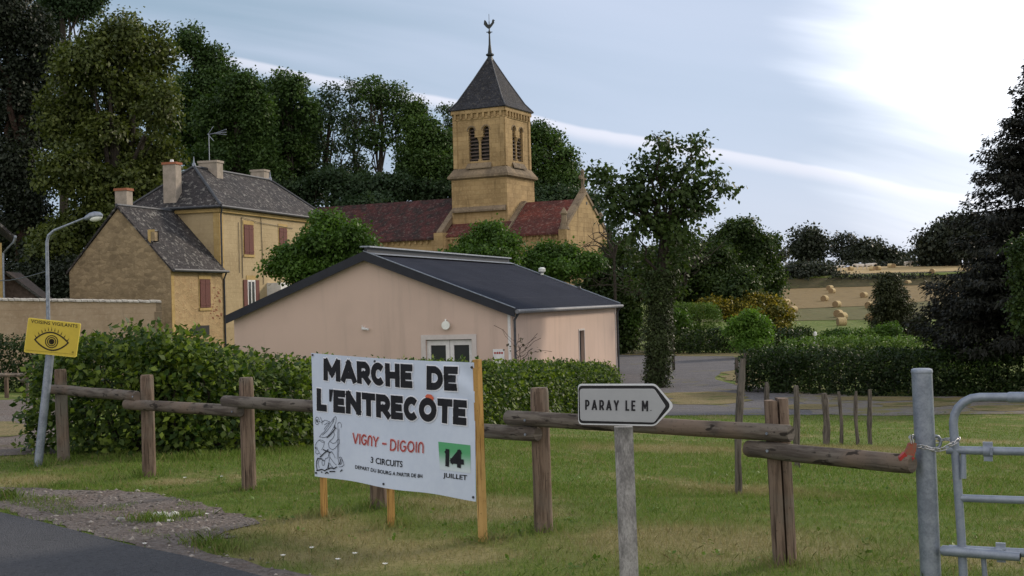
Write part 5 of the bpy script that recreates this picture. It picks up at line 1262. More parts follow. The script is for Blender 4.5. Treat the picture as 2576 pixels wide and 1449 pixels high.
mb = MB(); mb.tube([gpl.w(.33, zz3-.014, .045), gpl.w(.332, zz3-.014, .0455)], .018, 12); mb.build('bore', 'black_paint', lt)
mb = MB(); mb.tube([gpl.w(.06, zz1-.02, .02), gpl.w(.055, zz1-.15, .02)], [.014, .017], 10); mb.build('drop_pin', 'steel_grey', gate, True)
mb = MB(); mb.tube([gpl.w(.16, -.12, 0), gpl.w(.145, zz3-.02, 0)], .014, 10); mb.build('brace', 'steel_grey', gate, True)
# chain
chn = thing('chain', (X0, Y0, .78), 'bright steel chain looped between gate post and gate', 'chain')
path = [at(u, v, y) for u, v, y in ((2300, 1122, 6.93), (2318, 1124, 6.90), (2335, 1127, 6.89), (2352, 1132, 6.88), (2372, 1130, 6.87), (2390, 1120, 6.86), (2405, 1112, 6.87), (2412, 1105, 6.9), (2400, 1104, 6.95), (2375, 1106, 7.02), (2355, 1110, 7.04), (2325, 1108, 7.06), (2300, 1098, 7.03), (2290, 1102, 6.97), (2292, 1112, 6.94))]
cum = [0]
for a, b in zip(path[:-1], path[1:]): cum.append(cum[-1]+(b-a).length)
def pth(s):
    s = max(0, min(cum[-1]-1e-6, s))
    for i in range(len(cum)-1):
        if cum[i+1] >= s: return path[i].lerp(path[i+1], (s-cum[i])/(cum[i+1]-cum[i]))
nl = int(cum[-1]/.033)
for i in range(nl):
    c = pth((i+.5)*cum[-1]/nl); d = (pth((i+1)*cum[-1]/nl)-pth(i*cum[-1]/nl)).normalized(); s = d.cross(Vector((0, -1, 0))).normalized() if abs(d.y) < .9 else d.cross(Vector((0, 0, 1))).normalized()
    t = d.cross(s); ax = (s*.85+t*.5).normalized() if i % 2 else (s*.5-t*.85).normalized(); mb = MB(); P = []
    for k in range(12): a = 2*math.pi*k/12; P.append(c+d*(.0205*math.cos(a)+(.006 if math.cos(a) > 0 else -.006))+ax*.0115*math.sin(a))
    mb.tube(P+[P[0]], .0036, 6, caps=False); mb.build('link', 'chain_metal', chn, True, uv=False)
pk = thing('padlock', tuple(at(2285, 1150, 6.9)), 'rusty red padlock hanging on the chain beside the gate post', 'padlock')
def LP(u, v, y=6.885): return at((2800+u/2.864)*.78922, (1330+v/2.864)*.78922, y)
mb = MB(); mb.tube([LP(300, 240), LP(288, 190), LP(293, 160), LP(305, 172), LP(318, 235)], .0038, 8); mb.build('shackle', 'chain_metal', pk, True)
mb = MB(); mb.prism([LP(*p) for p in ((282, 240), (318, 226), (350, 240), (345, 300), (320, 375), (270, 372), (240, 340), (262, 290))], (0, .028, 0)); mb.build('body', 'lock_brown', pk)
mb = MB(); mb.prism([LP(*p, 6.88) for p in ((194, 368), (240, 320), (262, 352), (290, 362), (240, 412), (194, 395))], (0, .036, 0)); mb.prism([LP(*p, 6.876) for p in ((240, 350), (330, 370), (328, 384), (240, 362))], (0, .02, 0)); mb.prism([LP(*p, 6.88) for p in ((290, 378), (318, 380), (305, 422), (288, 418))], (0, .014, 0)); mb.build('cover', 'lock_red', pk)

# ------------------------------------------------------------------ chestnut stakes in the paddock
def stake(u, vb, vt, wpx, label, lean=0, y=None):
    p = G(u, vb) if y is None else Vector((*at(u, vb, y)[:2], 0)); p.z = Z(p.x, p.y); tz = at(u, vt, p.y).z; h = tz-p.z; r = wpx/2*p.y/F
    mb = MB(); P = []; Rr = []
    for i in range(8):
        q = i/7; P.append(Vector((p.x+lean*q*h+math.sin(q*5+u)*.012, p.y, p.z-.05+(h+.05)*q))); Rr.append(r*(1+.12*math.sin(q*9+u))*(1 if i < 7 else .7))
    mb.tube(P, Rr, 8, jit=.12); o = mb.build('wooden_stake', 'stake_post', None, True, uv=False); top_origin(o, p)
    tag(o, label, 'stake', 'split wooden stakes standing in the paddock'); return o
stake(1856, 1243, 903, 19, 'tall leaning stake crossing behind the long rail, nearest of the paddock stakes', .055)
stake(2008, 1176, 970, 16, 'weathered stake just right of the split fence post', -.01)
stake(2079, 1120, 989, 17, 'thickest short stake, third from the split fence post', 0)
stake(2117, 1119, 985, 9, 'thinnest stake, beside the thick one', -.01)
stake(2157, 1120, 984, 10, 'thin stake with a notched top, second left of the steel post', -.005)
stake(2190, 1118, 980, 12, 'stake with pale side, first left of the steel post', .0)
stake(1931, 1045, 961, 13, 'small stake showing just above the split fence post', 0)
stake(1855, 965, 898, 10, 'dark stake at the end of the parking area, left of its neighbour', 0)
stake(1876, 985, 888, 9, 'pale stake at the end of the parking area with a loose branch on it', 0)
stake(1893, 975, 880, 4, 'very thin stick beside the dark hedge end', 0)
p = G(1900, 960); mb = MB(); mb.tube([at(1868, 908, p.y), at(1890, 932, p.y), at(1915, 962, p.y+.3)], [.03, .022, .01], 5); o = mb.build('fallen_branch', 'bark', None, True, uv=False); top_origin(o, p); tag(o, 'bare branch propped across the stakes by the parking area', 'branch')

wr = MB(); wa, wb = at(-80, 686, 62), at(119, 682, 40); wr.tube([wa.lerp(wb, k/8)-Vector((0, 0, .35*math.sin(math.pi*k/8))) for k in range(9)], .018, 4); o = wr.build('overhead_wire', 'zinc', None, True, uv=False); top_origin(o, wb); tag(o, 'thin dark overhead wire running left from the street lamp pole', 'wire')
# small rail fence at far left
sf = thing('small_rail_fence', tuple(G(60, 1000)), 'low dark rail fence far left, before the distant hedge', 'fence')
PP = [G(-40, 1003), G(17, 1001), G(69, 999), G(160, 1006)]; hts = [.66, .66, .68, .66]
for p, h in zip(PP, hts): mb = MB(); mb.tube([p-Vector((0, 0, .1)), p+Vector((0, 0, h))], .06, 8); mb.build('post', 'rail_post', sf, True, uv=False)
for i in range(3):
    a, b = PP[i], PP[i+1]; h = .60 if i != 2 else .46; mb = MB(); mb.tube([a+Vector((-.1, -.1, h)), b+Vector((.1, -.1, h-(.0 if i != 2 else .02)))], .055, 8); mb.build('rail', 'rail_log', sf, True, uv=False)

# ------------------------------------------------------------------ straw bales
def bale(u, v, rot, label, r=.52):
    q = G(u, v+9*0)
    # the pixel is the centre of the bale: walk down by its radius
    p = G(u, v + r*F/q.y*.95); p.z = Z(p.x, p.y); c = p+Vector((0, 0, r*.94)); d = Vector((math.cos(rot), math.sin(rot), 0)); n = 20
    t = thing('round_bale', p, label, 'bale', 'round straw bales lying on the stubble fields')
    mb = MB(); mb.tube([c-d*.5, c-d*.47, c-d*.2, c+d*.2, c+d*.47, c+d*.5], [r*.94, r, r*1.01, r*1.01, r, r*.94], n, caps=False, jit=.02); mb.build('side', 'hay', t, True)
    mb = MB(); 
    for s in (-1, 1): mb.tube([c+d*s*.495, c+d*s*.505], [r*.93, r*.93], n)
    mb.build('end', 'hay_end', t, True)
ZB = lambda x, y: ((2480+x/3.45)*.78922, (700+y/3.45)*.78922)
for x, y, rt_, lab in ((800, 540, .5, 'lone bale at the left of the upper field'), (1035, 540, 2.3, 'front bale of the pair in the middle of the upper field'), (1103, 536, .6, 'rear bale of the pair in the middle of the upper field'), (1235, 508, 2.4, 'left bale of the touching pair at the top hedge'), (1272, 510, 1.2, 'right bale of the touching pair at the top hedge'), (1700, 568, 1.0, 'bale half hidden by the spruce on the upper field'),
                       (572, 754, .7, 'upper bale of the stacked-looking pair high on the lower field'), (594, 786, .9, 'lower bale of the stacked-looking pair high on the lower field'), (513, 870, .9, 'bale alone at the left of the lower field, below the pair'), (648, 932, .8, 'bale in the middle of the lower field'), (945, 832, .8, 'bale above and left of the dark cypress'), (1005, 942, .8, 'bale touching the left edge of the dark cypress'),
                       (1430, 697, .6, 'small pale bale right of the cypress tip'), (665, 1035, .9, 'rear bale of the near pair on the green stubble'), (710, 1065, .8, 'front bale of the near pair on the green stubble'), (700, 1125, .1, 'nearest bale, half hidden by round bushes'), (90, 912, .7, 'bale at the far left edge of the lower field'), (165, 992, .7, 'bale beside the golden shrub'), (1012, 1072, 1.1, 'bale standing at the foot of the cypress')):
    bale(*ZB(x, y), rt_, lab)

# ------------------------------------------------------------------ distant pale cattle
def cow(u, v, rot, label, m='hide_white', y=None):
    p = G(u, v) if y is None else Vector((*at(u, v, y)[:2], 0)); p.z = Z(p.x, p.y)
    me = bpy.data.meshes.new('cow')
    J = [(0, 0, 1.0, .30, .34), (.55, 0, 1.02, .30, .36), (-.6, 0, 1.04, .28, .32), (-.95, 0, 1.08, .2, .2), (.95, 0, 1.12, .2, .26), (1.25, 0, 1.22, .14, .17), (1.45, 0, 1.18, .11, .13), (1.72, 0, 1.02, .08, .08)]
    v_ = [j[:3] for j in J]; rd = [j[3:] for j in J]; e = [(0, 1), (0, 2), (2, 3), (1, 4), (4, 5), (5, 6), (6, 7)]
    for s in (-1, 1):
        for root, pts in ((1, [(.62, .16, .62, .12), (.60, .16, .34, .07), (.62, .16, .04, .06)]), (2, [(-.66, .16, .66, .14), (-.78, .16, .40, .07), (-.70, .16, .04, .06)])):
            pr = root
            for x, yy, z, r in pts: v_.append((x, yy*s, z)); rd.append((r, r)); e.append((pr, len(v_)-1)); pr = len(v_)-1
        v_.append((1.42, .2*s, 1.28)); rd.append((.04, .03)); e.append((6, len(v_)-1))
    v_.append((-1.06, 0, .9)); rd.append((.03, .03)); e.append((3, len(v_)-1)); v_.append((-1.08, 0, .45)); rd.append((.03, .03)); e.append((len(v_)-2, len(v_)-1))
    me.from_pydata(v_, e, []); o = link('cow', me, m, None); sk = o.modifiers.new('skin', 'SKIN'); o.modifiers.new('sub', 'SUBSURF').levels = 1
    o.modifiers['sub'].render_levels = 1
    for i, r in enumerate(rd): me.skin_vertices[0].data[i].radius = r
    me.skin_vertices[0].data[0].use_root = True
    o.location = p; o.rotation_euler = (0, 0, rot); tag(o, label, 'cow', 'pale cattle grazing far off'); return o
for u, v, rt_, lab in ((2163, 664, 3.1, 'pale cow behind the top hedge, left of the crest bales'), (2188, 664, 0, 'larger looking pale cow just left of the touching bales'), (2284, 664, .3, 'pale cow right of the touching bales at the crest'), (2322, 664, 2.9, 'rightmost pale cow at the crest hedge'), (1998, 666, .2, 'pale cow at the left end of the crest hedge'), (2108, 663, .1, 'pale cow between the crest trees')):
    cow(u, v, rt_, lab)
def stub(u, v, y, hpx, wpx, m, label):
    q = at(u, v, y); z0 = Z(q.x, q.y); r = wpx/2*y/F; top = at(u, v-hpx, y).z; mb = MB()
    mb.tube([(q.x, y, z0-.1), (q.x, y, top-r*1.2), (q.x, y, top-r*.4), (q.x+.01, y, top)], [r, r*1.02, r*.8, r*.3], 10); o = mb.build('marker_post', m, None, True, uv=False); top_origin(o, (q.x, y, z0)); tag(o, label, 'post')
stub(2051, 858, 88, 24, 9, 'white_paint', 'short white post beyond the clipped hedges, left of the round shrubs')
stub(2339, 862, 88, 18, 9, 'pale_post', 'short tan post beyond the hedges, right of the cypress')

# ------------------------------------------------------------------ HEDGES
HP = [(-5.35, 14.55), (-4.6, 14.25), (-3.66, 14.2), (-3.0, 15.1), (-2.48, 16.4), (-.58, 23.0), (2.85, 34.0)]
hedge('leafy_hedge', HP, [1.26, 1.42, 1.36, 1.12, 1.02, 1.08, 1.24], 1.35, 'leaf_hedge', .085, 'long shaggy bright green hedge between rail fence and pink hall', 1.45, 8, shag=1.35, seed=5)
hedge('dark_hedge', [(-22, 38.5), (-9.0, 37.5)], [1.75, 1.55], 1.6, 'leaf_farhedge', .11, 'dark hedge at the far left, below the plastered garden wall', 1.1, 7, shag=1.2, seed=6)
a, b = G(1893, 985), G(2485, 998); 
hedge('clipped_hedge', [tuple(G(1905, 988)[:2]), tuple(G(2200, 998)[:2]), tuple(G(2475, 999)[:2])], [1.55, 1.45, 1.42], 2.4, 'leaf_farhedge', .11, 'broad dark clipped hedge behind the stakes and the steel post', 1.6, 7, shag=.8, seed=7)
def yl(u, y): p = at(u, 800, y); return (p.x, p.y)
hedge('clipped_hedge', [yl(1990, 58), yl(2200, 56), yl(2460, 54)], [1.35, 1.40, 1.25], 1.8, 'leaf_topiary', .12, 'bright topped hedge just behind the broad dark hedge', 1.15, 7, shag=.9, seed=8)
hedge('clipped_hedge', [yl(1675, 78), yl(1800, 77), yl(1975, 76)], [1.42, 1.42, 1.4], 1.8, 'leaf_farhedge', .17, 'low neat hedge at the back of the parking area', 1.15, 7, shag=.35, seed=9)
hedge('topiary_hedge', [yl(1672, 84), yl(1776, 83)], [3.2, 3.05], 1.6, 'leaf_topiary', .085, 'tall clipped hedge block with flat bright top, behind the ivy tree', 1.4, 7, shag=.2, boxy=1.6, seed=10)
hedge('field_hedge', [yl(2000, 322), yl(2180, 322), yl(2380, 322)], [1.5, 1.4, 1.5], 2.5, 'leaf_far', .5, 'dark hedge along the crest above the upper field', 1.2, 6, shag=.6, seed=12)
hedge('bank_hedge', [yl(2098, 247.5), yl(2200, 247.5), yl(2350, 247)], [.8, .2, .15], 1.6, 'leaf_far', .4, 'scrubby bank hedge between the two straw fields', .9, 6, shag=1.2, seed=13)

# ------------------------------------------------------------------ WOODED SLOPE BEHIND THE HOUSES
GW = 'tall trees of the wood behind the houses'
tree('tall_tree', 60, 105, PB([(15, 40, 95, 120), (80, 130, 70, 130), (10, 250, 100, 130), (90, 300, 60, 120), (30, 430, 95, 130), (70, 520, 70, 120), (20, 600, 90, 90), (95, 640, 50, 60)], 105, 3), 'leaf_dark', .32, 'very dark tall tree filling the left edge, with a thick reddish trunk', dens=.8, tr=1.0, bark='bark_red', group=GW, core=.4)
tree('tall_tree', 165, 125, PB([(150, 10, 60, 80), (215, 5, 55, 60), (110, 60, 50, 90), (180, -40, 90, 70)], 125, 2), 'leaf_wood_blue', .32, 'dark tree top rising above the chestnut at the top left', dens=.8, tr=.6, group=GW)
tree('chestnut_tree', 300, 100, PB([(290, 110, 95, 90), (215, 170, 90, 90), (380, 140, 62, 80), (330, 230, 100, 90), (180, 290, 85, 90), (400, 270, 48, 90), (270, 350, 110, 90), (385, 400, 75, 80), (180, 430, 95, 90), (300, 470, 100, 80), (230, 560, 110, 80), (410, 490, 50, 60), (140, 620, 90, 80), (330, 560, 90, 70)], 100, 3), 'leaf_chestnut', .35, 'big yellow green chestnut tree above the barn', cat='tree', dens=.85, nl=8, tr=.7, group=GW, core=.55, droop=.5)
tree('tall_tree', 500, 118, PB([(475, 105, 42, 50), (520, 150, 45, 50), (500, 230, 75, 75), (470, 330, 60, 90), (560, 190, 40, 45)], 118, 2), 'leaf_wood', .31, 'tree with a light leafy top right of the chestnut', dens=.8, tr=.5, group=GW)
tree('tall_tree', 600, 112, PB([(600, 230, 62, 65), (560, 300, 70, 70), (640, 290, 52, 75), (600, 390, 95, 80), (520, 420, 70, 70), (660, 400, 50, 80)], 112, 2), 'leaf_wood', .29, 'broad green tree behind the hipped house roof', dens=1.0, tr=.5, group=GW)
conifer('fir_tree', *yl(637, 130), 28.0, 3.6, 'leaf_wood_blue', 'pointed fir tip between the broad tree and the ash grove', zlow=.45, nlev=26, sp=.5, leaf=.42, seed=2, shape=.8, droop=.2)
tree('tall_tree', 735, 116, PB([(738, 225, 48, 55), (700, 290, 48, 60), (770, 290, 40, 60), (735, 370, 70, 60), (690, 440, 60, 60), (705, 210, 20, 40)], 116, 2), 'leaf_wood', .29, 'rounded tree with small gaps, third top right of the fir', dens=.75, tr=.4, group=GW)
tree('tall_tree', 815, 118, PB([(835, 245, 30, 42), (850, 300, 38, 38), (812, 380, 40, 34), (870, 360, 30, 30), (800, 260, 22, 30), (840, 440, 50, 34)], 118, 2), 'leaf_wood_blue', .28, 'thin airy tree with sky showing through its branches', dens=.55, tr=.32, group=GW, core=.3, twigs=3, lob=False)
tree('tall_tree', 890, 120, PB([(900, 240, 30, 34), (920, 290, 34, 26), (880, 320, 30, 30), (900, 420, 40, 34), (880, 215, 18, 22)], 120, 2), 'leaf_wood_blue', .28, 'airy slender tree beside the gap in the wood', dens=.5, tr=.3, group=GW, core=.3, twigs=3, lob=False)
tree('tall_tree', 950, 117, PB([(935, 225, 36, 36), (985, 245, 46, 40), (1010, 290, 42, 44), (940, 345, 48, 36), (1020, 350, 30, 34), (955, 250, 20, 30)], 117, 2), 'leaf_wood', .28, 'forked tree whose bare limbs cross the bright gap', dens=.75, tr=.35, group=GW, core=.4, twigs=3, lob=False)
tree('tall_tree', 1070, 115, PB([(1045, 285, 32, 42), (1065, 340, 50, 60), (1110, 370, 45, 55), (1060, 420, 60, 60), (1120, 440, 40, 60), (1025, 400, 32, 50)], 115, 2), 'leaf_wood', .29, 'dense green tree just left of the bell tower', dens=1.0, tr=.4, group=GW)
tree('tall_tree', 1128, 132, PB([(1125, 275, 20, 16), (1135, 310, 20, 20), (1148, 350, 20, 28)], 132, 1), 'leaf_wood_blue', .26, 'twiggy tree top touching the left side of the belfry', dens=.7, tr=.25, group=GW, core=.2, twigs=3, lob=False)
tree('tall_tree', 1370, 120, PB([(1345, 335, 42, 35), (1385, 360, 45, 35), (1340, 400, 50, 45), (1410, 420, 48, 40), (1360, 460, 60, 45), (1440, 455, 40, 30), (1425, 385, 28, 16)], 120, 2), 'leaf_wood', .29, 'dark layered tree right of the bell tower', dens=.8, tr=.5, group=GW, core=.4)
bush('understorey', PB([(640, 470, 70, 45), (760, 480, 70, 40), (830, 450, 50, 30), (900, 470, 80, 36), (990, 470, 70, 42), (1080, 480, 70, 45), (930, 520, 120, 40), (1120, 540, 50, 40), (720, 540, 90, 40)], 112, 1.5), 'leaf_wood_blue', .31, 'dark shrub layer under the wood, above the nave roof', dens=1.0, stems=2)
bush('understorey', PB([(60, 700, 80, 60), (150, 690, 60, 50), (120, 740, 70, 30), (1420, 500, 90, 40), (1500, 540, 40, 40)][:3], 95, 1.5), 'leaf_dark', .26, 'dark shrubs behind the garden wall at far left', dens=1.0, stems=2)
bush('understorey', PB([(1390, 500, 80, 40), (1460, 520, 60, 40), (1510, 600, 50, 40)], 116, 1.5), 'leaf_wood_blue', .28, 'dark shrubs behind the choir roof', dens=1.0, stems=2)

tree('tall_tree', 690, 124, PB([(660, 250, 45, 60), (700, 320, 60, 60), (650, 340, 50, 70), (780, 340, 50, 60), (720, 420, 90, 60)], 124, 2), 'leaf_wood_blue', .31, 'shaded tree set back behind the broad one and the rounded one', dens=.9, tr=.4, group=GW)
# ------------------------------------------------------------------ GARDEN TREES BETWEEN HALL AND CHURCH
tree('round_tree', 800, 64, PB([(825, 565, 48, 42), (880, 600, 52, 42), (795, 610, 50, 42), (740, 640, 50, 36), (700, 672, 38, 22), (850, 650, 75, 45), (770, 680, 65, 36), (920, 630, 34, 36), (880, 690, 60, 30)], 64, .8), 'leaf_bush', .20, 'bushy green tree between the ochre house and the hall roof', dens=1.1, tr=.2, core=.5)
tree('round_tree', 1225, 72, PB([(1232, 585, 42, 32), (1190, 615, 40, 28), (1275, 612, 40, 30), (1150, 640, 40, 20), (1240, 640, 70, 32), (1180, 655, 50, 20)], 72, .8), 'leaf_bush', .20, 'small green tree standing in front of the church tower base', dens=1.1, tr=.15, core=.5)
tree('round_tree', 1390, 74, PB([(1365, 640, 45, 28), (1420, 640, 45, 26), (1330, 662, 40, 30), (1400, 680, 75, 36), (1470, 660, 50, 28), (1350, 700, 60, 30)], 74, .8), 'leaf_bush', .19, 'fresh green shrubby tree before the choir wall', dens=1.1, tr=.12, core=.5)
tree('dark_tree', 1560, 82, PB([(1520, 690, 60, 45), (1560, 640, 50, 40), (1600, 720, 80, 60), (1500, 740, 70, 50), (1560, 790, 55, 60), (1640, 660, 50, 50), (1575, 850, 40, 40)], 80, 1.5), 'leaf_ivytree', .22, 'dusky thicket tree between the hall corner and the ivy tree', dens=1.0, tr=.25, core=.5)
tree('dark_tree', 1750, 92, PB([(1720, 640, 70, 55), (1790, 660, 80, 70), (1710, 720, 70, 60), (1830, 720, 90, 60), (1760, 760, 90, 50)], 92, 2), 'leaf_ivytree', .24, 'large dark tree behind the ivy tree', dens=1.0, tr=.3, core=.5)
tree('dark_tree', 1880, 96, PB([(1865, 580, 50, 36), (1830, 605, 50, 36), (1900, 620, 50, 45), (1870, 670, 80, 60), (1930, 690, 45, 60), (1900, 740, 70, 50), (1945, 610, 12, 30)], 96, 2), 'leaf_ivytree', .24, 'big rounded tree at the left edge of the straw field', dens=1.05, tr=.3, core=.5)
bush('gold_shrub', PB([(1790, 770, 40, 22), (1850, 780, 60, 32), (1920, 780, 55, 34), (1960, 795, 36, 28), (1900, 750, 30, 14), (1940, 820, 50, 25)], 88, .6), 'leaf_gold', .20, 'spreading golden yellow conifer shrub below the field', dens=1.2)
tree('young_tree', 1885, 70, PB([(1888, 796, 22, 18), (1860, 812, 24, 15), (1912, 810, 22, 15), (1842, 832, 20, 12), (1885, 838, 44, 18), (1925, 836, 18, 12), (1890, 866, 48, 18)], 70, .4), 'leaf_bright', .15, 'small vivid green tree in front of the golden shrub', dens=1.0, core=.35, tr=.06)
bush('shrub', PB([(1960, 900, 45, 22), (1935, 915, 35, 22), (2010, 905, 40, 16)], 46, .4), 'leaf_bush', .12, 'bright shrub growing out of the left end of the dark hedge', dens=1.3)
bush('shrub', PB([(1590, 800, 26, 26), (1705, 800, 22, 22), (1715, 818, 20, 16)], 80, .6), 'leaf_bush', .17, 'leafy shrub at the foot of the ivy tree background', dens=1.2)
for u, v, ru, rv, lab, mm in ((2110, 845, 40, 14, 'flat mossy shrub below the nearest bales', 'leaf_bush'), (2172, 846, 34, 20, 'smooth rounded shrub left of the dome shaped one', 'leaf_topiary'), (2228, 838, 34, 24, 'dome shaped shrub at the foot of the cypress', 'leaf_bush'), (2010, 842, 34, 20, 'olive shrub right of the golden shrub', 'leaf_ivytree')):
    bush('round_shrub', PB([(u, v, ru, rv), (u-ru*.4, v+rv*.6, ru*.8, rv*.8)], 90), mm, .17, lab, group='rounded garden shrubs below the straw field', dens=1.3, core=.8, stems=2)
x, y = yl(2243, 95); conifer('cypress_tree', x, y, at(2243, 688, 95).z-Z(x, y), 1.75, 'leaf_cypress', 'dark cone shaped cypress standing before the straw field', zlow=.02, nlev=34, sp=.16, leaf=.22, seed=4, shape=.55, droop=-.35)
x, y = yl(2316, 92); conifer('small_conifer', x, y, at(2316, 796, 92).z-Z(x, y), .75, 'leaf_cypress', 'small dark conifer between the cypress and the spruce', zlow=.02, nlev=18, sp=.15, leaf=.2, seed=5, shape=.8, droop=-.2)
x, y = yl(2590, 43); x = at(2612, 700, 43).x; conifer('spruce_tree', x, y, 11.6, 4.3, 'leaf_spruce', 'large dark spruce with ragged drooping boughs at the right edge', bark='bark', zlow=.12, nlev=38, sp=.11, leaf=.16, dens=1.15, seed=9, tr=.22, shape=.85, droop=.28)
tree('broad_tree', 2600, 36, PB([(2580, 640, 40, 50), (2600, 720, 60, 60), (2590, 790, 50, 50), (2640, 620, 60, 60)], 38, .5), 'leaf_ivytree', .13, 'olive leafed tree cut by the right edge in front of the spruce', dens=1.0, tr=.14, base=tuple(at(2660, 900, 38)[:2]))
bush('shrub', PB([(2500, 885, 34, 14), (2560, 890, 30, 14), (2410, 868, 24, 10)], 70, 1), 'leaf_bright', .15, 'yellow green shrubs glowing beneath the spruce', dens=1.2)
patch('bright_lawn', gp([(2470, 925), (2600, 925), (2700, 975), (2560, 975), (2480, 965)]), 'lawn', .012, 1.2, .2)

# ivy tree on the parking area
ivx = G(1652, 975); ivy = thing('ivy_tree', ivx, 'open crowned tree with a thick ivy wrapped trunk beside the parking area', 'tree'); yI = ivx.y
mb = MB(); tp = at(1668, 600, yI); P = [ivx-Vector((0, 0, .2)), ivx.lerp(tp, .2), ivx.lerp(tp, .4)+Vector((.05, 0, 0)), ivx.lerp(tp, .7), tp]
mb.tube(P, [.34, .3, .27, .22, .15], 10, jit=.06)
CR = PB([(1675, 375, 34, 30), (1665, 430, 42, 34), (1725, 430, 34, 24), (1745, 375, 20, 26), (1770, 405, 18, 20), (1705, 480, 60, 34), (1615, 440, 26, 40), (1570, 470, 44, 26), (1520, 445, 38, 20), (1545, 500, 42, 26), (1500, 430, 20, 16), (1620, 500, 50, 34), (1770, 470, 42, 22), (1820, 475, 26, 14), (1730, 530, 50, 26), (1640, 560, 50, 30), (1560, 540, 40, 22), (1590, 585, 30, 26), (1700, 580, 50, 30), (1775, 520, 34, 16), (1800, 440, 18, 12), (1655, 350, 16, 14), (1758, 352, 10, 14), (1610, 400, 14, 12)], yI, .7)
for c, r in CR:
    limb(mb, P[3] if c[2] < tp.z+.4 else P[4], c, .09, .012, 5, .18, 6)
    for _ in range(3):
        d = Vector((random.uniform(-1, 1)*r[0], random.uniform(-1, 1)*r[1], random.uniform(-.3, 1)*r[2])); limb(mb, Vector(c), Vector(c)+d*1.1, .012, .005, 3, .2, 4)
mb.build('trunk', 'bark', ivy, True, uv=False)
CR = [(c, (r[0]*.86, r[1]*.86, r[2]*.86)) for c, r in CR]
leafobj('crown', blobs_to_leaves(CR, .21, .85, 9, .8, -1.1, .30), 'leaf_ivytree', ivy)
n = 2600; q = rng.random(n)**.9; a = rng.random(n)*2*math.pi; axp = np.array([np.array(ivx)*(1-k)+np.array(tp)*k for k in q*.78])
rad = .40+.06*np.sin(q*14+a*2)+.10*np.exp(-((q-.42)/.12)**2)+.08*(q > .8)+.05*np.sin(a*3+q*9); O = np.stack([np.cos(a), np.sin(a), np.zeros(n)], -1)
C = axp+O*(rad*(.72+.34*rng.random(n)))[:, None]
leafobj('ivy', [sprays(C, nrm(O+np.array([0, 0, -.1])), .085, 7, .085, .5)], 'leaf_ivy', ivy)
CR2 = PB([(1610, 640, 45, 30), (1660, 660, 50, 40), (1720, 640, 45, 34), (1640, 720, 45, 40), (1690, 720, 40, 40), (1600, 690, 35, 30)], yI, .4)
leafobj('lower_crown', blobs_to_leaves(CR2, .15, .35, 8, .5, -1.1, .2), 'leaf_ivytree', ivy)
# bare twigs
def twigtree(name, u, v0, y, tips, label, r=.05, m='bark'):
    b = at(u, v0, y); base = Vector((b.x, b.y, Z(b.x, b.y))); t = thing(name, base, label, 'tree'); mb = MB(); mb.tube([base, b], [r*1.5, r], 6)
    for uu, vv in tips:
        e = at(uu, vv, y+random.uniform(-.5, .5)); limb(mb, b, e, r*.75, .012, 5, .22, 5)
        for _ in range(4):
            f = random.uniform(.4, .9); s = b.lerp(e, f); limb(mb, s, s+Vector((random.uniform(-1, 1), random.uniform(-.5, .5), random.uniform(-.4, 1)))*.9, r*.3, .008, 4, .2, 4)
    mb.build('branch', m, t, True, uv=False); return t
twigtree('bare_tree', 1545, 650, 76, [(1500, 555), (1478, 590), (1465, 615), (1520, 560), (1570, 560), (1475, 640), (1530, 575), (1590, 575)], 'leafless crooked branches in front of the choir gable', .085)
twigtree('bare_tree', 1690, 760, 60, [(1600, 640), (1640, 610), (1700, 600), (1760, 640), (1560, 700), (1800, 620), (1830, 600), (1720, 560), (1790, 590)], 'dead twiggy undergrowth behind the ivy tree', .05)
twigtree('bare_tree', 1640, 760, 66, [(1500, 680), (1480, 720), (1530, 670), (1560, 690), (1450, 700)], 'arching pale bramble branches above the hall roof end', .03)
twigtree('bare_shrub', 1300, 925, 40, [(1318, 866), (1305, 870), (1338, 878)], 'thin shrub with a few brown leaves at the hall corner', .010)
leafobj('leaf', [sprays(np.array([list(at(u, v, 40)) for u, v in ((1320, 860), (1306, 866), (1338, 873), (1350, 885), (1276, 879), (1296, 872), (1284, 880), (1330, 868), (1345, 880))]), np.tile([0, 0, 1.], (9, 1)), .13, 3, .12, .5)], 'leaf_brown', bpy.data.objects['bare_shrub'])

# ------------------------------------------------------------------ TREES ON THE CREST
GC = 'distant trees along the crest of the hill'
tree('oak_tree', 2032, 340, PB([(2030, 600, 42, 34), (2010, 625, 32, 26), (2060, 618, 28, 30), (2035, 640, 42, 22)], 340, 3), 'leaf_far', .9, 'large round oak on the crest left of the field top', dens=.8, tr=.7, group=GC, trunk_top=18, core=.4)
tree('oak_tree', 2118, 345, PB([(2105, 603, 22, 14), (2130, 597, 20, 12), (2098, 622, 14, 14), (2148, 608, 16, 14), (2120, 634, 34, 18)], 345, 3), 'leaf_far', .8, 'sparse open tree with sky between its branches on the crest', dens=.55, tr=.4, group=GC, core=.2, twigs=3, lob=False)
tree('oak_tree', 2175, 342, PB([(2165, 622, 26, 20), (2195, 622, 30, 22), (2150, 640, 40, 20), (2215, 642, 40, 18)], 342, 3), 'leaf_far', .9, 'low dark pair of round crowns right of the sparse tree', dens=.9, tr=.4, group=GC)
tree('oak_tree', 2245, 344, PB([(2235, 640, 26, 16), (2262, 650, 28, 14), (2210, 655, 40, 12), (2280, 655, 20, 10)], 344, 3), 'leaf_far', .9, 'lowest tree sloping down to the gap in the crest line', dens=.9, tr=.4, group=GC)
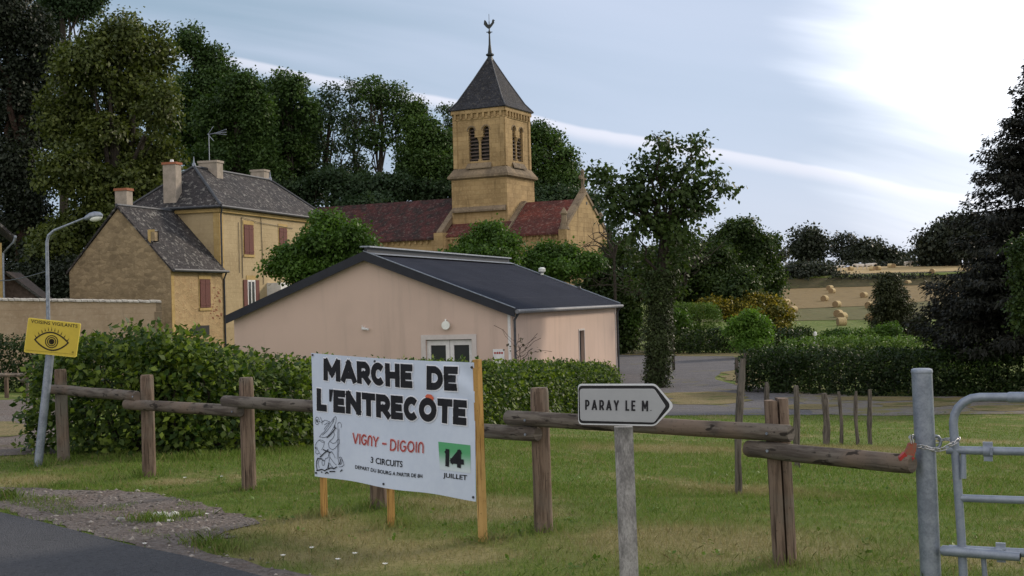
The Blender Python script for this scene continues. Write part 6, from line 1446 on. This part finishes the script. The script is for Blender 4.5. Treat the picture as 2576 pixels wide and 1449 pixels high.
tree('oak_tree', 2400, 300, PB([(2340, 610, 40, 36), (2385, 580, 45, 34), (2440, 570, 50, 40), (2360, 640, 60, 30), (2430, 620, 70, 50), (2500, 600, 60, 60)], 300, 4), 'leaf_far', .9, 'massive dark tree at the right end of the crest', dens=.9, tr=.9, group=GC)
bush('thicket', PB([(2010, 685, 30, 24), (2050, 680, 34, 22), (2085, 682, 20, 20), (1985, 690, 24, 26)], 252, 2), 'leaf_far', .6, 'dark thicket left of the upper straw field', dens=1.0, stems=2)
tree('far_tree', 1960, 300, PB([(1965, 640, 12, 12), (1955, 650, 10, 8)], 300), 'leaf_far', .6, 'tiny distant tree left of the big round oak', dens=.9, tr=.2, group=GC)

# ------------------------------------------------------------------ SMALL THINGS ON THE VERGE
def pebble(u, v, sx, label, m='stone_white', seed=0):
    p = G(u, v); r_ = random.Random(seed); r = sx*.8*p.y/F; mb = MB(); mb.tube([p+Vector((-r, 0, r*.2)), p+Vector((-r*.7, r_.uniform(-.2, .2)*r, r*.4)), p+Vector((0, 0, r*.5)), p+Vector((r*.7, 0, r*.42)), p+Vector((r, 0, r*.2))], [r*.15, r*.42, r*.55, r*.42, r*.12], 8, jit=.18)
    o = mb.build('white_stone', m, None, True, uv=False); top_origin(o, p); tag(o, label, 'stone', 'pale stones on the gravel verge')
def z6(x, y): return x/2.576*.78922, (1400+y/2.576)*.78922
for i, (x, y, s, lab) in enumerate(((1295, 640, 17, 'white stone at the left end of the white row'), (1340, 640, 18, 'largest white stone, second in the row'), (1386, 646, 10, 'small white stone, third in the row'), (1430, 638, 17, 'flat white stone at the right end of the row'), (1398, 682, 11, 'white stone just below the row'), (1230, 676, 11, 'lone white stone left of the mossy tuft'), (992, 678, 15, 'dull grey white stone in the middle of the gravel'))):
    pebble(*z6(x, y), s, lab, 'stone_white' if i < 6 else 'weathered_board', i)
GF = 'small white daisies in the lawn'
DL = ['daisy left of the third fence post, nearer the post on its left', 'daisy just left of the third fence post', 'daisy right of the white stone row', 'daisy beside the end of the gravel, below the banner', 'smallest daisy, just left of the lowest pair by the banner', 'pale daisy at the edge of the tarmac']
for i, (x, y) in enumerate(((1518, 350), (1818, 340), (1702, 655), (2325, 1005), (2560, 940), (1190, 905))):
    u, v = z6(x, y); p = G(u, v); mb = MB(); c = p+Vector((0, 0, .034)); mb.tube([p, c], .0025, 5)
    t = thing('daisy', p, DL[i], 'flower', GF); mb.build('stalk', 'leaf_bush', t, uv=False); mb = MB()
    for k in range(9):
        a = 2*math.pi*k/9; d = Vector((math.cos(a), math.sin(a)*.8, .6)); s = Vector((-math.sin(a), math.cos(a), 0)); mb.add([c, c+d*.011+s*.006, c+d*.020, c+d*.011-s*.006], [(0, 1, 2, 3)])
    mb.build('petal', 'petal', t, uv=False)
for (u, v), dl in (((893, 1407), 'daisy below the left stake of the banner'), ((969, 1434), 'daisy lowest in view, below the middle banner stake'), ((850, 1422), 'small daisy left of the lowest one')):
    p = G(u, v); mb = MB(); c = p+Vector((0, 0, .032)); mb.tube([p, c], .0025, 5); t = thing('daisy', p, dl, 'flower', GF); mb.build('stalk', 'leaf_bush', t, uv=False); mb = MB()
    for k in range(9):
        a = 2*math.pi*k/9; d = Vector((math.cos(a), math.sin(a)*.8, .6)); s = Vector((-math.sin(a), math.cos(a), 0)); mb.add([c, c+d*.011+s*.006, c+d*.020, c+d*.011-s*.006], [(0, 1, 2, 3)])
    mb.build('petal', 'petal', t, uv=False)

# loose stones of the verge
n = 5200; A = PATCH[0]; pts = np.stack([rng.uniform(-7, 2.5, n*3), rng.uniform(4.5, 13, n*3)], -1); pts = pts[inpoly(pts, A) & (pts.sum(1) > 6.22)][:n]; n = len(pts); pts = pts+rng.normal(size=pts.shape)*.07
base = np.array([(1, 0, 0), (-1, 0, 0), (0, 1, 0), (0, -1, 0), (0, 0, 1), (0, 0, -1)], float)
s = rng.gamma(2.0, .0042, n)[:, None, None]+.003; off = base[None]*(1+rng.normal(size=(n, 6, 1))*.25)*np.array([1, 1, .6])*s; zz = zg(pts[:, 0], pts[:, 1])+.008
th = rng.random(n)*6.28; c, s_ = np.cos(th)[:, None], np.sin(th)[:, None]; ox = off[..., 0]*c-off[..., 1]*s_; oy = off[..., 0]*s_+off[..., 1]*c
V = np.stack([pts[:, :1]+ox, pts[:, 1:]+oy, zz[:, None]+off[..., 2]], -1).reshape(-1, 3)
tri = np.array([(0, 2, 4), (2, 1, 4), (1, 3, 4), (3, 0, 4), (2, 0, 5), (1, 2, 5), (3, 1, 5), (0, 3, 5)]); Q = (np.arange(n)[:, None, None]*6+tri[None]).reshape(-1, 3)
m_, t_, b_ = mat('loose_stone', .9, .2); gnode = nd(t_, 'ShaderNodeNewGeometry'); lk(t_, mixc(t_, mth(t_, 'POWER', gnode.outputs['Random Per Island'], 2.5), (.105, .092, .082), (.36, .33, .30)), b_.inputs['Base Color'])
o = fast('gravel', V, Q, 'loose_stone', k=3); tag(o, kind='stuff')

# ------------------------------------------------------------------ GRASS
def blades(n, x0, x1, y0, y1, hmin, hmax, wd, filt=None):
    P = np.stack([rng.uniform(x0, x1, n), rng.uniform(y0, y1, n)], -1)
    u = P[:, 0]/P[:, 1]; P = P[(np.abs(u) < .47) & (P.sum(1) > 6.1)]
    k = np.ones(len(P), bool)
    for i_, A in enumerate(PATCH):
        ins = inpoly(P, A)
        if i_ == 0: ins &= ~((wnoise(P, 2.6, 21)+.6*wnoise(P, 8, 22) > .14) & (P.sum(1) > 6.5))
        elif i_ in (3, 5, 6, 7, 4): ins &= ~(wnoise(P, 1.3, 23)+.5*wnoise(P, 5, 24) > (.0 if i_ != 4 else .45))
        k &= ~ins
    if filt is not None: k &= filt(P)
    return P[k]
def wnoise(P, s, seed):
    r = np.random.default_rng(seed); v = np.zeros(len(P))
    for _ in range(9):
        a = r.random()*6.28; f = s*r.uniform(.5, 2); v += np.sin(P[:, 0]*math.cos(a)*f+P[:, 1]*math.sin(a)*f+r.random()*6.28)
    return v/9
def mkblades(P, hmin, hmax, wd, lean=.5):
    n = len(P); z = zg(P[:, 0], P[:, 1]); h = rng.uniform(hmin, hmax, n)*(1+.55*wnoise(P, 2.2, 3)+.3*wnoise(P, 9, 5)); a = rng.random(n)*6.28; b = rng.normal(size=(n, 2))*lean*h[:, None]
    B = np.stack([P[:, 0], P[:, 1], z-.004], -1); W = np.stack([np.cos(a), np.sin(a), 0*a], -1)*(wd*rng.uniform(.6, 1.3, n))[:, None]; T = B+np.stack([b[:, 0], b[:, 1], h], -1); M = B*.45+T*.55+np.stack([0*a, 0*a, h*.14], -1)
    return np.stack([B-W, B+W, M+W*.7, T, M-W*.7], 1).reshape(-1, 3)
VV = []
VV.append(mkblades(blades(150000, -6, 6, 5.5, 12, 0, 0, 0), .018, .050, .0021))
VV.append(mkblades(blades(150000, -9, 10, 11, 20, 0, 0, 0), .02, .052, .0036))
VV.append(mkblades(blades(60000, -12, 16, 20, 36, 0, 0, 0), .025, .055, .006))
V = np.concatenate(VV); n = len(V)//5; o = fast('grass', V, np.arange(n*5).reshape(-1, 5), 'blade', k=5); tag(o, kind='stuff')
# longer tufts along the hedge foot, the posts and the verge edge
TP = []
for (x, y) in FP+[(-5.1, 13.55), (-1.5, 9.85), (-.9, 9.3), (-.2, 8.65), (X0, Y0), (.62, 6.9)]: TP.append(np.array([x, y])+rng.normal(size=(160, 2))*.10)
for a, b, k, wdt in ((HP[0], HP[2], 1500, .14), (HP[2], HP[4], 2200, .16), (HP[4], HP[5], 2500, .2)): q = rng.random((k, 1)); TP.append(np.array(a)*(1-q)+np.array(b)*q+rng.normal(size=(k, 2))*wdt+np.array([.1, -.25]))
cl = [tuple(G(*z6(x, y))[:2]) for x, y in ((1330, 678), (1270, 680), (1200, 672), (1640, 860), (1740, 880), (1560, 640), (60, 490), (20, 500), (1850, 930))]
for c in cl: TP.append(np.array(c)+rng.normal(size=(120, 2))*np.array([.09, .045]))
P = np.concatenate(TP); V = mkblades(P, .04, .10, .0028, .45); n = len(V)//5; o = fast('grass_tufts', V, np.arange(n*5).reshape(-1, 5), 'blade', k=5); tag(o, kind='stuff')
# rough weeds with broad leaves in the near lawn
P = blades(900, -5, 5, 6, 14, 0, 0, 0); P = P[wnoise(P, 1.5, 8) > .05]; z = zg(P[:, 0], P[:, 1]); C = np.stack([P[:, 0], P[:, 1], z+.008], -1)
o = leafobj('weeds', [sprays(C, np.tile([0, 0, .6], (len(C), 1)), .035, 5, .02, .1)], 'leaf_topiary', None); tag(o, kind='stuff')
